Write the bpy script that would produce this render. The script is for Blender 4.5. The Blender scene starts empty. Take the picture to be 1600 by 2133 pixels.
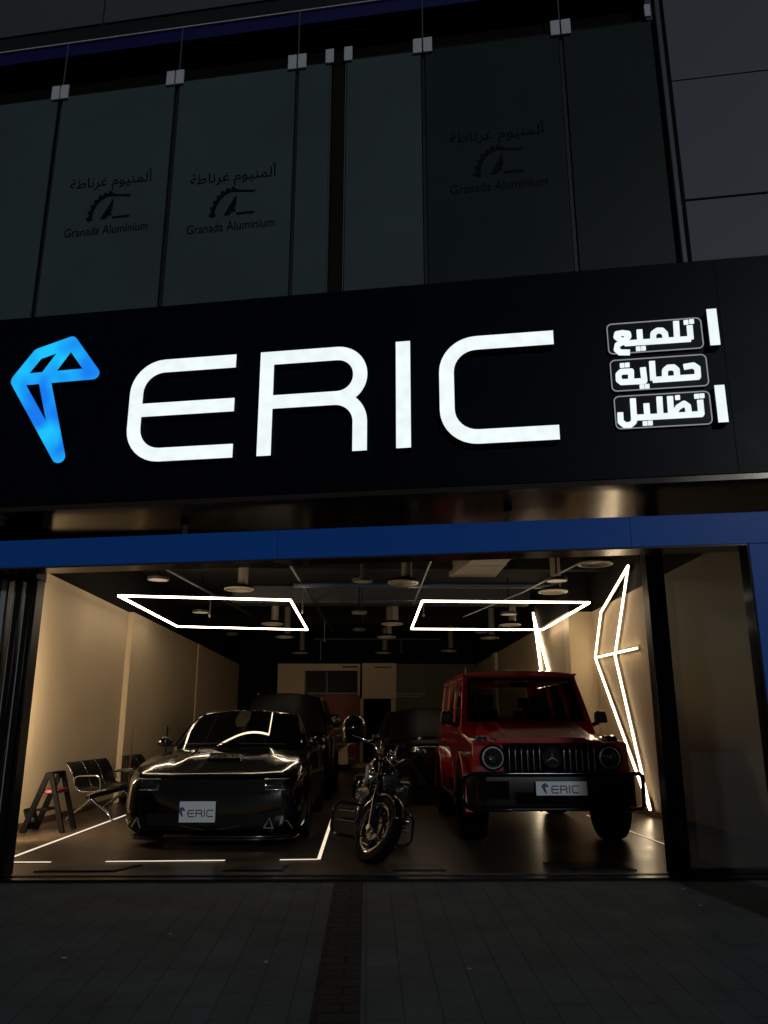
import bpy, bmesh, math, random
from math import sin, cos, pi, radians, sqrt, atan2, hypot
from mathutils import Vector, Matrix
from mathutils.geometry import delaunay_2d_cdt
random.seed(7)
R = radians
scn = bpy.context.scene
COL = scn.collection

# ------------------------------------------------------------------ camera
cam = bpy.data.cameras.new('camera')
cam.sensor_fit = 'VERTICAL'
cam.angle = 2 * math.atan(1066.5 / 1662.0)
cam.clip_end = 500
cam_o = bpy.data.objects.new('camera', cam)
COL.objects.link(cam_o)
cam_o.location = (0, 0, 1.3)
cam_o.rotation_euler = (R(90 + 15.12), 0, R(-1.16))
scn.camera = cam_o

# ------------------------------------------------------------------ night sky, moon-dim sun, exposure
world = bpy.data.worlds.new('World')
scn.world = world
world.use_nodes = True
wn = world.node_tree.nodes
sky = wn.new('ShaderNodeTexSky')
sky.sky_type = 'NISHITA'
sky.sun_disc = False
sky.sun_elevation = R(-2.0)
sky.sun_rotation = R(190)
world.node_tree.links.new(sky.outputs[0], wn['Background'].inputs[0])
wn['Background'].inputs[1].default_value = 0.14
sun = bpy.data.lights.new('sun', 'SUN')
sun.energy = 0.42
sun.angle = R(4)
sun.color = (0.86, 0.94, 1.0)
sun_o = bpy.data.objects.new('sun', sun)
COL.objects.link(sun_o)
sun_o.rotation_euler = (R(72), 0, R(12))
scn.view_settings.view_transform = 'Standard'
scn.view_settings.look = 'None'
scn.view_settings.exposure = 0.0
scn.view_settings.gamma = 1.0
scn.cycles.use_denoising = True
scn.cycles.max_bounces = 8
scn.cycles.transparent_max_bounces = 12
scn.cycles.sample_clamp_indirect = 1.5
scn.cycles.sample_clamp_direct = 30.0

# ------------------------------------------------------------------ materials
MATS = {}
def mat(name, col, rough=0.5, metal=0.0, coat=0.0, emit=None, es=0.0, spec=0.5, bump=0.0, bscale=40.0,
        var=0.0, vscale=3.0, aniso=None):
    m = bpy.data.materials.new(name)
    m.use_nodes = True
    nt = m.node_tree
    b = nt.nodes['Principled BSDF']
    b.inputs['Base Color'].default_value = (*col, 1)
    b.inputs['Roughness'].default_value = rough
    b.inputs['Metallic'].default_value = metal
    b.inputs['Coat Weight'].default_value = coat
    b.inputs['Coat Roughness'].default_value = 0.02
    b.inputs['Specular IOR Level'].default_value = spec
    if emit:
        b.inputs['Emission Color'].default_value = (*emit, 1)
        b.inputs['Emission Strength'].default_value = es
    if var or bump:
        tc = nt.nodes.new('ShaderNodeTexCoord')
    if var:
        n = nt.nodes.new('ShaderNodeTexNoise')
        n.inputs['Scale'].default_value = vscale
        n.inputs['Detail'].default_value = 6
        n.inputs['Roughness'].default_value = 0.65
        nt.links.new(tc.outputs['Object'], n.inputs['Vector'])
        r = nt.nodes.new('ShaderNodeValToRGB')
        r.color_ramp.elements[0].position = 0.3
        r.color_ramp.elements[1].position = 0.72
        r.color_ramp.elements[0].color = (*[c * (1 - var) for c in col], 1)
        r.color_ramp.elements[1].color = (*[min(1, c * (1 + var)) for c in col], 1)
        nt.links.new(n.outputs['Fac'], r.inputs[0])
        nt.links.new(r.outputs[0], b.inputs['Base Color'])
        mr = nt.nodes.new('ShaderNodeMapRange')
        mr.inputs['To Min'].default_value = max(0.0, rough - 0.1)
        mr.inputs['To Max'].default_value = min(1.0, rough + 0.12)
        nt.links.new(n.outputs['Fac'], mr.inputs[0])
        nt.links.new(mr.outputs[0], b.inputs['Roughness'])
    if bump:
        n2 = nt.nodes.new('ShaderNodeTexNoise')
        n2.inputs['Scale'].default_value = bscale
        n2.inputs['Detail'].default_value = 4
        nt.links.new(tc.outputs['Object'], n2.inputs['Vector'])
        bp = nt.nodes.new('ShaderNodeBump')
        bp.inputs['Strength'].default_value = bump
        bp.inputs['Distance'].default_value = 0.01
        nt.links.new(n2.outputs['Fac'], bp.inputs['Height'])
        nt.links.new(bp.outputs[0], b.inputs['Normal'])
    MATS[name] = m
    return m

def brick_mat(name, c1, c2, mortar, bw, bh, msize, rough, rot=0.0, bump=0.4, noise=0.35, offset=0.5, spec=0.5):
    m = bpy.data.materials.new(name)
    m.use_nodes = True
    nt = m.node_tree
    b = nt.nodes['Principled BSDF']
    tc = nt.nodes.new('ShaderNodeTexCoord')
    mp = nt.nodes.new('ShaderNodeMapping')
    mp.inputs['Rotation'].default_value = (0, 0, rot)
    nt.links.new(tc.outputs['Object'], mp.inputs[0])
    b.inputs['Specular IOR Level'].default_value = spec
    br = nt.nodes.new('ShaderNodeTexBrick')
    br.offset = offset
    br.inputs['Color1'].default_value = (*c1, 1)
    br.inputs['Color2'].default_value = (*c2, 1)
    br.inputs['Mortar'].default_value = (*mortar, 1)
    br.inputs['Scale'].default_value = 1.0
    br.inputs['Mortar Size'].default_value = msize
    br.inputs['Mortar Smooth'].default_value = 0.3
    br.inputs['Brick Width'].default_value = bw
    br.inputs['Row Height'].default_value = bh
    nt.links.new(mp.outputs[0], br.inputs[0])
    n = nt.nodes.new('ShaderNodeTexNoise')
    n.inputs['Scale'].default_value = 1.7
    n.inputs['Detail'].default_value = 9
    n.inputs['Roughness'].default_value = 0.7
    nt.links.new(tc.outputs['Object'], n.inputs['Vector'])
    mr = nt.nodes.new('ShaderNodeMapRange')
    mr.inputs['From Min'].default_value = 0.25
    mr.inputs['From Max'].default_value = 0.75
    mr.inputs['To Min'].default_value = 1 - noise
    mr.inputs['To Max'].default_value = 1 + noise
    nt.links.new(n.outputs['Fac'], mr.inputs[0])
    mx = nt.nodes.new('ShaderNodeVectorMath')
    mx.operation = 'SCALE'
    nt.links.new(br.outputs['Color'], mx.inputs[0])
    nt.links.new(mr.outputs[0], mx.inputs['Scale'])
    nt.links.new(mx.outputs[0], b.inputs['Base Color'])
    m2 = nt.nodes.new('ShaderNodeMapRange')
    m2.inputs['To Min'].default_value = rough - 0.12
    m2.inputs['To Max'].default_value = rough + 0.15
    nt.links.new(n.outputs['Fac'], m2.inputs[0])
    nt.links.new(m2.outputs[0], b.inputs['Roughness'])
    n3 = nt.nodes.new('ShaderNodeTexNoise')
    n3.inputs['Scale'].default_value = 45
    nt.links.new(tc.outputs['Object'], n3.inputs['Vector'])
    mm = nt.nodes.new('ShaderNodeMath')
    mm.operation = 'MULTIPLY_ADD'
    mm.inputs[1].default_value = 0.25
    inv = nt.nodes.new('ShaderNodeMath')
    inv.operation = 'SUBTRACT'
    inv.inputs[0].default_value = 1.0
    nt.links.new(br.outputs['Fac'], inv.inputs[1])
    nt.links.new(n3.outputs['Fac'], mm.inputs[0])
    nt.links.new(inv.outputs[0], mm.inputs[2])
    bp = nt.nodes.new('ShaderNodeBump')
    bp.inputs['Strength'].default_value = bump
    bp.inputs['Distance'].default_value = 0.006
    nt.links.new(mm.outputs[0], bp.inputs['Height'])
    nt.links.new(bp.outputs[0], b.inputs['Normal'])
    MATS[name] = m
    return m

def led_mat(name, col, strength, hot=None, hscale=9.0, lo=0.75):
    """a lit diffuser: emission with the uneven LED modules behind it"""
    m = bpy.data.materials.new(name)
    m.use_nodes = True
    nt = m.node_tree
    b = nt.nodes['Principled BSDF']
    b.inputs['Base Color'].default_value = (0.03, 0.03, 0.03, 1)
    b.inputs['Roughness'].default_value = 0.5
    b.inputs['Specular IOR Level'].default_value = 0.2
    b.inputs['Emission Strength'].default_value = strength
    tc = nt.nodes.new('ShaderNodeTexCoord')
    n = nt.nodes.new('ShaderNodeTexNoise')
    n.inputs['Scale'].default_value = hscale
    n.inputs['Detail'].default_value = 1
    nt.links.new(tc.outputs['Object'], n.inputs['Vector'])
    r = nt.nodes.new('ShaderNodeValToRGB')
    r.color_ramp.elements[0].position = 0.35
    r.color_ramp.elements[1].position = 0.7
    r.color_ramp.elements[0].color = (*[c * lo for c in col], 1)
    r.color_ramp.elements[1].color = (*(hot or col), 1)
    nt.links.new(n.outputs['Fac'], r.inputs[0])
    nt.links.new(r.outputs[0], b.inputs['Emission Color'])
    MATS[name] = m
    return m

def glass_mat(name, tint, refl=1.0, veil=0.0):
    m = bpy.data.materials.new(name)
    m.use_nodes = True
    nt = m.node_tree
    nt.nodes.remove(nt.nodes['Principled BSDF'])
    out = nt.nodes['Material Output']
    tr = nt.nodes.new('ShaderNodeBsdfTransparent')
    tr.inputs[0].default_value = (*tint, 1)
    gl = nt.nodes.new('ShaderNodeBsdfGlossy')
    gl.inputs['Roughness'].default_value = 0.03
    fr = nt.nodes.new('ShaderNodeFresnel')
    fr.inputs[0].default_value = 1.5
    ml = nt.nodes.new('ShaderNodeMath')
    ml.operation = 'MULTIPLY'
    ml.inputs[1].default_value = refl
    nt.links.new(fr.outputs[0], ml.inputs[0])
    mx = nt.nodes.new('ShaderNodeMixShader')
    nt.links.new(ml.outputs[0], mx.inputs[0])
    nt.links.new(tr.outputs[0], mx.inputs[1])
    nt.links.new(gl.outputs[0], mx.inputs[2])
    last = mx
    if veil:
        df = nt.nodes.new('ShaderNodeBsdfDiffuse')
        df.inputs[0].default_value = (0.5, 0.48, 0.44, 1)
        m2 = nt.nodes.new('ShaderNodeMixShader')
        m2.inputs[0].default_value = veil
        nt.links.new(mx.outputs[0], m2.inputs[1])
        nt.links.new(df.outputs[0], m2.inputs[2])
        last = m2
    nt.links.new(last.outputs[0], out.inputs[0])
    MATS[name] = m
    return m

mat('black_paint', (0.0025, 0.0025, 0.003), 0.12, coat=0.75, spec=0.25)
mat('red_paint', (0.33, 0.006, 0.008), 0.30, coat=1.0)
mat('car_glass', (0.002, 0.0022, 0.0025), 0.015, spec=0.6)
mat('gloss_black', (0.004, 0.004, 0.005), 0.12)
mat('satin_black', (0.0028, 0.0028, 0.0032), 0.36, spec=0.28)
mat('matt_black', (0.0028, 0.0028, 0.003), 0.8, var=0.3, spec=0.05)
mat('rubber', (0.0032, 0.0032, 0.0036), 0.75, bump=0.2, bscale=60, spec=0.06)
mat('chrome', (0.75, 0.75, 0.76), 0.10, metal=1.0)
mat('dark_chrome', (0.16, 0.16, 0.17), 0.16, metal=1.0)
mat('alloy_dark', (0.03, 0.03, 0.033), 0.25, metal=1.0)
mat('bar_metal', (0.055, 0.056, 0.060), 0.16, metal=1.0)
mat('alloy_gold', (0.22, 0.15, 0.08), 0.3, metal=1.0)
mat('dull_glass', (0.002, 0.002, 0.0025), 0.40, spec=0.10)  # clean glass made rough and weakly specular to suppress light tube reflections
mat('lamp_glass', (0.02, 0.021, 0.024), 0.04, coat=1.0)
mat('lamp_ring', (0.75, 0.76, 0.78), 0.18, metal=0.6)
mat('plate_white', (0.78, 0.82, 0.86), 0.45)
mat('plate_ink', (0.012, 0.014, 0.017), 0.5)
mat('plate_blue', (0.01, 0.03, 0.16), 0.5)
mat('bench_metal', (0.004, 0.004, 0.0045), 0.35, metal=0.0, coat=0.2, spec=0.2)
mat('ladder_red', (0.11, 0.005, 0.006), 0.45, var=0.15)
mat('wall_paint', (0.54, 0.44, 0.30), 0.62, var=0.06, vscale=1.3, bump=0.12, bscale=90)
mat('wall_paint_shaded', (0.42, 0.33, 0.22), 0.65, var=0.1, vscale=1.5)  # darker copy of wall_paint, the deep room's shade put into the colour
mat('wall_black', (0.006, 0.006, 0.007), 0.85, var=0.2, spec=0.1)
mat('wall_grey', (0.11, 0.11, 0.095), 0.75, var=0.12)
mat('red_wall', (0.20, 0.06, 0.035), 0.7, var=0.15)
mat('skirting', (0.10, 0.05, 0.03), 0.4, var=0.2)
mat('ceiling_dark', (0.007, 0.008, 0.009), 0.85, var=0.3, spec=0.1)
mat('duct_metal', (0.11, 0.10, 0.08), 0.55, var=0.15)
mat('duct_dark', (0.016, 0.020, 0.026), 0.5, var=0.2)
mat('pipe_blue', (0.014, 0.030, 0.055), 0.35, var=0.15)
mat('pipe_steel', (0.10, 0.10, 0.10), 0.35, metal=0.5)
mat('disc_face', (0.30, 0.27, 0.22), 0.5)
mat('blue_panel', (0.010, 0.115, 0.54), 0.34, var=0.05, vscale=0.8, spec=0.15)
mat('fascia_navy', (0.0012, 0.0026, 0.0085), 0.36, var=0.2, vscale=0.7, spec=0.07)
mat('soffit_gloss', (0.075, 0.064, 0.052), 0.15, metal=0.9, var=0.1, vscale=1.2)
mat('frame_black', (0.0025, 0.0032, 0.004), 0.28, spec=0.25)
mat('frame_edge', (0.30, 0.35, 0.40), 0.4, metal=0.3)
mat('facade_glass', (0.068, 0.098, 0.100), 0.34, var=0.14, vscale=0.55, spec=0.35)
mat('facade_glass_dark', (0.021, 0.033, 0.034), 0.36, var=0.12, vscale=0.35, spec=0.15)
mat('facade_ink', (0.003, 0.005, 0.008), 0.6, spec=0.1)
mat('clip_grey', (0.62, 0.64, 0.68), 0.4)
mat('mullion', (0.012, 0.013, 0.014), 0.4)
mat('mullion_light', (0.09, 0.10, 0.105), 0.35)
mat('navy_strip', (0.006, 0.008, 0.10), 0.4)
mat('brown_gap', (0.009, 0.005, 0.003), 0.5, spec=0.15)
mat('stone_panel', (0.090, 0.108, 0.135), 0.55, var=0.08, vscale=0.5, bump=0.06, bscale=30)
mat('cladding', (0.065, 0.080, 0.085), 0.55, var=0.06, vscale=0.5)
mat('letter_side', (0.030, 0.036, 0.036), 0.4)
mat('tile_back', (0.003, 0.005, 0.009), 0.4, spec=0.12)
mat('silver_bag', (0.34, 0.33, 0.30), 0.5, var=0.1)
mat('cream', (0.78, 0.68, 0.50), 0.6, var=0.1)
mat('wood', (0.12, 0.05, 0.03), 0.5, var=0.25)
mat('cable_grey', (0.25, 0.26, 0.28), 0.4)
mat('outlet', (0.45, 0.40, 0.32), 0.4)
mat('asphalt', (0.045, 0.045, 0.045), 0.85, var=0.3, bump=0.4, bscale=30)
brick_mat('paving', (0.110, 0.121, 0.124), (0.097, 0.108, 0.111), (0.066, 0.072, 0.074), 0.40, 0.20, 0.006, 0.78, rot=R(90), noise=0.38, spec=0.15)
brick_mat('paving_dark', (0.034, 0.037, 0.038), (0.024, 0.026, 0.027), (0.010, 0.011, 0.011), 0.255, 0.13, 0.010, 0.75, bump=0.8, noise=0.35, spec=0.15)
brick_mat('floor_planks', (0.070, 0.049, 0.033), (0.050, 0.034, 0.023), (0.014, 0.010, 0.007), 1.2, 0.20, 0.005, 0.30, bump=0.25, noise=0.4)
led_mat('sign_white', (0.89, 0.98, 0.98), 1.04, lo=0.90, hscale=9)
led_mat('sign_blue', (0.006, 0.21, 0.97), 1.0, hot=(0.008, 0.55, 1.0), hscale=3.6, lo=0.92)
led_mat('sign_grey', (0.52, 0.56, 0.60), 0.45, lo=0.9)
led_mat('tube_wall', (1.0, 0.76, 0.48), 9, lo=0.97, hscale=2)
led_mat('tube_wall_left', (1.0, 0.77, 0.50), 370, lo=0.97, hscale=2)
led_mat('tube_wall_far', (1.0, 0.76, 0.48), 14, lo=0.97, hscale=2)
led_mat('tube_ceiling', (1.0, 0.79, 0.54), 13, lo=0.97, hscale=2)
led_mat('tube_floor', (1.0, 0.84, 0.62), 1.05, lo=0.9, hscale=2)
glass_mat('shop_glass', (0.72, 0.76, 0.78), 1.5, veil=0.10)
glass_mat('shop_glass_dim', (0.62, 0.66, 0.68), 1.8, veil=0.06)
glass_mat('car_tint', (0.80, 0.80, 0.80), 1.0)
glass_mat('car_tint_dark', (0.72, 0.72, 0.72), 1.0)

# ------------------------------------------------------------------ object helpers
def link(o):
    COL.objects.link(o)
    return o

def tag(o, label=None, cat=None, group=None, kind=None):
    if label: o['label'] = label
    if cat: o['category'] = cat
    if group: o['group'] = group
    if kind: o['kind'] = kind
    return o

def thing(name, label, cat, loc=(0, 0, 0), rot=(0, 0, 0), group=None):
    o = link(bpy.data.objects.new(name, None))
    o.empty_display_size = 0.2
    o.location = loc
    o.rotation_euler = rot
    return tag(o, label, cat, group)

def rounded(pts, radii, n=6, closed=False):
    """polyline with rounded corners (2D)"""
    out = []
    N = len(pts)
    for i, p in enumerate(pts):
        r = radii[i] if isinstance(radii, (list, tuple)) else radii
        if (not closed and i in (0, N - 1)) or r <= 0:
            out.append(tuple(p)); continue
        a = Vector(pts[i - 1]); b = Vector(p); c = Vector(pts[(i + 1) % N])
        u = (a - b).normalized(); v = (c - b).normalized()
        ang = u.angle(v)
        t = min(r / math.tan(ang / 2), (a - b).length * .5, (c - b).length * .5) if closed else min(r / math.tan(ang / 2), (a - b).length * .999, (c - b).length * .999)
        rr = t * math.tan(ang / 2)
        cen = b + (u + v).normalized() * (rr / sin(ang / 2))
        p0 = b + u * t; p1 = b + v * t
        a0 = atan2(p0.y - cen.y, p0.x - cen.x); a1 = atan2(p1.y - cen.y, p1.x - cen.x)
        d = (a1 - a0 + pi) % (2 * pi) - pi
        for k in range(n + 1):
            aa = a0 + d * k / n
            out.append((cen.x + rr * cos(aa), cen.y + rr * sin(aa)))
    return out

def stroke(pts, w, cap='flat', closed=False):
    """list of polygons whose union is the stroked polyline"""
    polys = []
    h = w / 2
    P = [Vector(p) for p in pts]
    segs = list(zip(P, P[1:] + ([P[0]] if closed else [])))
    for a, b in segs[:len(P) - (0 if closed else 1)]:
        d = (b - a)
        if d.length < 1e-6: continue
        d.normalize()
        nn = Vector((-d.y, d.x)) * h
        polys.append([a + nn, a - nn, b - nn, b + nn])
    idx = range(len(P)) if (closed or cap == 'round') else range(1, len(P) - 1)
    for i in idx:
        polys.append([P[i] + Vector((cos(k * pi / 8 + .1) * h, sin(k * pi / 8 + .1) * h)) for k in range(16)])
    return polys

def rectp(cx, cz, w, h=None):
    h = h or w
    return [(cx - w / 2, cz - h / 2), (cx + w / 2, cz - h / 2), (cx + w / 2, cz + h / 2), (cx - w / 2, cz + h / 2)]

class MB:
    def __init__(s):
        s.bm = bmesh.new()
    def face(s, pts):
        vs = [s.bm.verts.new(p) for p in pts]
        return s.bm.faces.new(vs)
    def box(s, x0, x1, y0, y1, z0, z1):
        v = [s.bm.verts.new((x, y, z)) for z in (z0, z1) for y in (y0, y1) for x in (x0, x1)]
        for f in ((0, 2, 3, 1), (4, 5, 7, 6), (0, 1, 5, 4), (2, 6, 7, 3), (0, 4, 6, 2), (1, 3, 7, 5)):
            s.bm.faces.new([v[i] for i in f])
        return s
    def hexa(s, b, t):
        """8-corner solid: b,t each 4 points in loop order"""
        v = [s.bm.verts.new(p) for p in list(b) + list(t)]
        s.bm.faces.new(v[3::-1]); s.bm.faces.new(v[4:])
        for i in range(4):
            j = (i + 1) % 4
            s.bm.faces.new((v[i], v[j], v[4 + j], v[4 + i]))
        return s
    def prism(s, poly, a0, a1, axis='y'):
        def P(p, a):
            return {'y': (p[0], a, p[1]), 'x': (a, p[0], p[1]), 'z': (p[0], p[1], a)}[axis]
        A = [s.bm.verts.new(P(p, a0)) for p in poly]
        B = [s.bm.verts.new(P(p, a1)) for p in poly]
        s.bm.faces.new(A); s.bm.faces.new(B[::-1])
        for i in range(len(A)):
            j = (i + 1) % len(A)
            s.bm.faces.new((A[j], A[i], B[i], B[j]))
        return s
    def tube(s, pts, r, n=8, closed=False, caps=True):
        P = [Vector(p) for p in pts]
        N = len(P)
        rr = r if isinstance(r, (list, tuple)) else [r] * N
        rings = []
        up = None
        for i in range(N):
            if closed: t = (P[(i + 1) % N] - P[i - 1])
            else: t = P[min(i + 1, N - 1)] - P[max(i - 1, 0)]
            t.normalize()
            if up is None:
                up = Vector((0, 0, 1)) if abs(t.z) < .9 else Vector((1, 0, 0))
            e1 = (up - t * up.dot(t))
            if e1.length < 1e-4: e1 = t.orthogonal()
            e1.normalize()
            up = e1
            e2 = t.cross(e1)
            rings.append([s.bm.verts.new(P[i] + (e1 * cos(2 * pi * k / n + pi / n) + e2 * sin(2 * pi * k / n + pi / n)) * rr[i]) for k in range(n)])
        for i in range(N if closed else N - 1):
            a, b = rings[i], rings[(i + 1) % N]
            for k in range(n):
                s.bm.faces.new((a[k], a[(k + 1) % n], b[(k + 1) % n], b[k]))
        if caps and not closed:
            s.bm.faces.new(rings[0][::-1]); s.bm.faces.new(rings[-1])
        return s
    def cyl(s, p0, p1, r0, r1=None, n=20):
        return s.tube([p0, p1], [r0, r1 if r1 is not None else r0], n)
    def lathe(s, prof, c=(0, 0, 0), axis='z', n=28, close=True):
        """prof: list of (radius, height along axis); closed profile loop if close"""
        c = Vector(c)
        rings = []
        for (r, h) in prof:
            ring = []
            for k in range(n):
                a = 2 * pi * k / n
                q = {'z': (r * cos(a), r * sin(a), h), 'x': (h, r * cos(a), r * sin(a)), 'y': (r * cos(a), h, r * sin(a))}[axis]
                ring.append(s.bm.verts.new(c + Vector(q)))
            rings.append(ring)
        M = len(rings)
        for i in range(M if close else M - 1):
            a, b = rings[i], rings[(i + 1) % M]
            for k in range(n):
                s.bm.faces.new((a[k], a[(k + 1) % n], b[(k + 1) % n], b[k]))
        if not close:
            for ring, fl in ((rings[0], 1), (rings[-1], 0)):
                s.bm.faces.new(ring[::-1] if fl else ring)
        return s
    def sphere(s, c, r, sc=(1, 1, 1), n=20, m=12):
        g = bmesh.ops.create_uvsphere(s.bm, u_segments=n, v_segments=m, radius=r)
        for v in g['verts']:
            v.co = Vector((v.co.x * sc[0], v.co.y * sc[1], v.co.z * sc[2])) + Vector(c)
        return s
    def grid(s, rows, closed_u=False):
        V = [[s.bm.verts.new(p) for p in r] for r in rows]
        for i in range(len(V) - 1):
            L = len(V[i])
            for j in range(L if closed_u else L - 1):
                k = (j + 1) % L
                s.bm.faces.new((V[i][j], V[i][k], V[i + 1][k], V[i + 1][j]))
        return V
    def union(s, polys, y0, y1, holes=()):
        """extruded union of 2D polygons in the x-z plane, front at y0, back at y1"""
        vs, fs = [], []
        for p in list(polys) + list(holes):
            p = [Vector((q[0], q[1])) for q in p]
            ar = sum(p[i].x * p[(i + 1) % len(p)].y - p[(i + 1) % len(p)].x * p[i].y for i in range(len(p)))
            if ar < 0: p = p[::-1]
            fs.append(list(range(len(vs), len(vs) + len(p))))
            vs += p
        nh = len(polys)
        co, ed, fa, ov, oe, of = delaunay_2d_cdt(vs, [], fs, 0, 1e-5)
        keep = [f for f, o in zip(fa, of) if len(o) and all(k < nh for k in o)]
        cnt = {}
        for f in keep:
            for i in range(len(f)):
                e = (f[i], f[(i + 1) % len(f)])
                cnt[e] = 1
        A, B = {}, {}
        def g(D, i, y):
            if i not in D: D[i] = s.bm.verts.new((co[i][0], y, co[i][1]))
            return D[i]
        for f in keep:
            s.bm.faces.new([g(A, i, y0) for i in f])
            if y1 is not None:
                s.bm.faces.new([g(B, i, y1) for i in f[::-1]])
        if y1 is not None:
            for (a, b) in cnt:
                if (b, a) not in cnt:
                    s.bm.faces.new((g(A, b, y0), g(A, a, y0), g(B, a, y1), g(B, b, y1)))
        return s
    def transform(s, M):
        s.bm.transform(M)
        return s
    def build(s, name, m, parent=None, smooth=None, bevel=0.0, seg=2, loc=None, rot=None, sub=0, wn=False, recalc=True):
        if recalc: bmesh.ops.recalc_face_normals(s.bm, faces=s.bm.faces[:])
        me = bpy.data.meshes.new(name)
        s.bm.to_mesh(me)
        s.bm.free()
        me.materials.append(MATS[m] if isinstance(m, str) else m)
        o = link(bpy.data.objects.new(name, me))
        if smooth is not None:
            for p in me.polygons: p.use_smooth = True
            me.set_sharp_from_angle(angle=R(smooth))
        if bevel:
            b = o.modifiers.new('bevel', 'BEVEL')
            b.width = bevel; b.segments = seg; b.limit_method = 'ANGLE'; b.angle_limit = R(40)
            for p in me.polygons: p.use_smooth = True
            me.set_sharp_from_angle(angle=R(50))
        if sub:
            q = o.modifiers.new('sub', 'SUBSURF')
            q.levels = sub; q.render_levels = sub
            for p in me.polygons: p.use_smooth = True
        if loc: o.location = loc
        if rot: o.rotation_euler = rot
        if parent: o.parent = parent
        return o

def cut(o, cutters):
    """boolean-cut o with cutter meshes and bake the result"""
    for c in cutters:
        md = o.modifiers.new('cut', 'BOOLEAN')
        md.operation = 'DIFFERENCE'; md.object = c; md.solver = 'EXACT'
    dg = bpy.context.evaluated_depsgraph_get()
    me = bpy.data.meshes.new_from_object(o.evaluated_get(dg))
    old = o.data
    o.modifiers.clear()
    o.data = me
    bpy.data.meshes.remove(old)
    for c in cutters:
        d = c.data
        bpy.data.objects.remove(c)
        bpy.data.meshes.remove(d)
    return o

def copy_tree(o, parent=None):
    c = o.copy(); COL.objects.link(c)
    if parent: c.parent = parent
    for ch in list(o.children): copy_tree(ch, c)
    return c

def text_mesh(body, size, width=None):
    """a Blender text turned to flat triangles in the x-z plane, centred; returns (verts, faces)"""
    c = bpy.data.curves.new('lettering', 'FONT')
    c.body = body; c.size = size; c.resolution_u = 3; c.offset = .0010
    o = bpy.data.objects.new('lettering', c)
    me = bpy.data.meshes.new_from_object(o)
    vs = [(v.co.x, v.co.y) for v in me.vertices]
    fs = [tuple(p.vertices) for p in me.polygons]
    bpy.data.objects.remove(o); bpy.data.curves.remove(c); bpy.data.meshes.remove(me)
    x0 = min(v[0] for v in vs); x1 = max(v[0] for v in vs); y0 = min(v[1] for v in vs); y1 = max(v[1] for v in vs)
    k = (width / (x1 - x0)) if width else 1
    return [((v[0] - (x0 + x1) / 2) * k, (v[1] - (y0 + y1) / 2) * k) for v in vs], fs

# lettering strokes of the shop name, in sign metres (baseline 3.505 .. 4.465)
def eric_strokes(w=0.122):
    h = w / 2
    zt, zb, zm = 4.462 - h, 3.508 + h, 3.99
    E = stroke(rounded([(-2.285, zt), (-3.19, zt), (-3.19, zb), (-2.275, zb)], .25, 8), w) + stroke([(-3.19, zm), (-2.282, zm)], w)
    bx = -1.178
    Rr = (stroke([(-2.0, 3.508), (-2.0, 4.462)], w)
          + stroke(rounded([(-2.0, zt), (bx, zt), (bx, zm), (-2.0, zm)], .2, 9), w)
          + stroke(rounded([(-1.75, zm), (bx, zm), (bx, 3.508)], .22, 9), w))
    I = stroke([(-.811, 3.512), (-.811, 4.468)], w)
    Cc = stroke(rounded([(.44, zt + .005), (-.447, zt + .005), (-.447, zb + .005), (.443, zb + .005)], .25, 8), w)
    return [E, Rr, I, Cc]
def emblem_strokes(w=0.113):
    return (stroke([(-4.371, 4.367), (-4.191, 4.613), (-3.87, 4.708), (-3.622, 4.379)], w, 'round')
            + stroke([(-4.371, 4.367), (-3.622, 4.379)], w, 'round') + stroke([(-3.875, 4.70), (-4.087, 4.385)], w, 'round')
            + stroke([(-4.373, 4.358), (-3.876, 3.60)], w, 'round') + stroke([(-4.099, 4.357), (-3.868, 3.60)], w, 'round'))
def map2(polys, sx, sz, ox, oz, cx, cz):
    return [[((p[0] - cx) * sx + ox, (p[1] - cz) * sz + oz) for p in q] for q in polys]

def licence_plate(parent, cx, y, cz, w, h, wide):
    p = MB().box(cx - w / 2, cx + w / 2, y - .012, y, cz - h / 2, cz + h / 2).build('licence_plate', 'plate_white', parent, bevel=.004)
    k = wide
    ls = eric_strokes(.13)
    m = MB()
    for q in ls:
        m.union(map2(q, k, k * 1.05, cx + w * .0, cz - h * .07, -1.85, 3.985), y - .0155, y - .011)
    m.build('lettering', 'plate_ink', p)
    e = MB().union(map2(emblem_strokes(.16), k * 1.05, k * 1.05, cx, cz - .01, -1.85, 4.02), y - .0155, y - .011)
    e.build('emblem', 'plate_blue', p)
    return p

# ================================================================== SETTING: pavement, floor, ceiling
TH = R(10.2)
def FT(s, d, z):
    """facade coordinates (along, depth, height) -> world"""
    return Vector((s * cos(TH) + d * sin(TH), -s * sin(TH) + d * cos(TH), z))
def fthing(name, label, cat, org, group=None):
    return thing(name, label, cat, FT(*org), (0, 0, -TH), group)
def fbuild(mb, org, *a, **k):
    mb.transform(Matrix.Translation(-Vector(org)))
    return mb.build(*a, **k)

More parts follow.
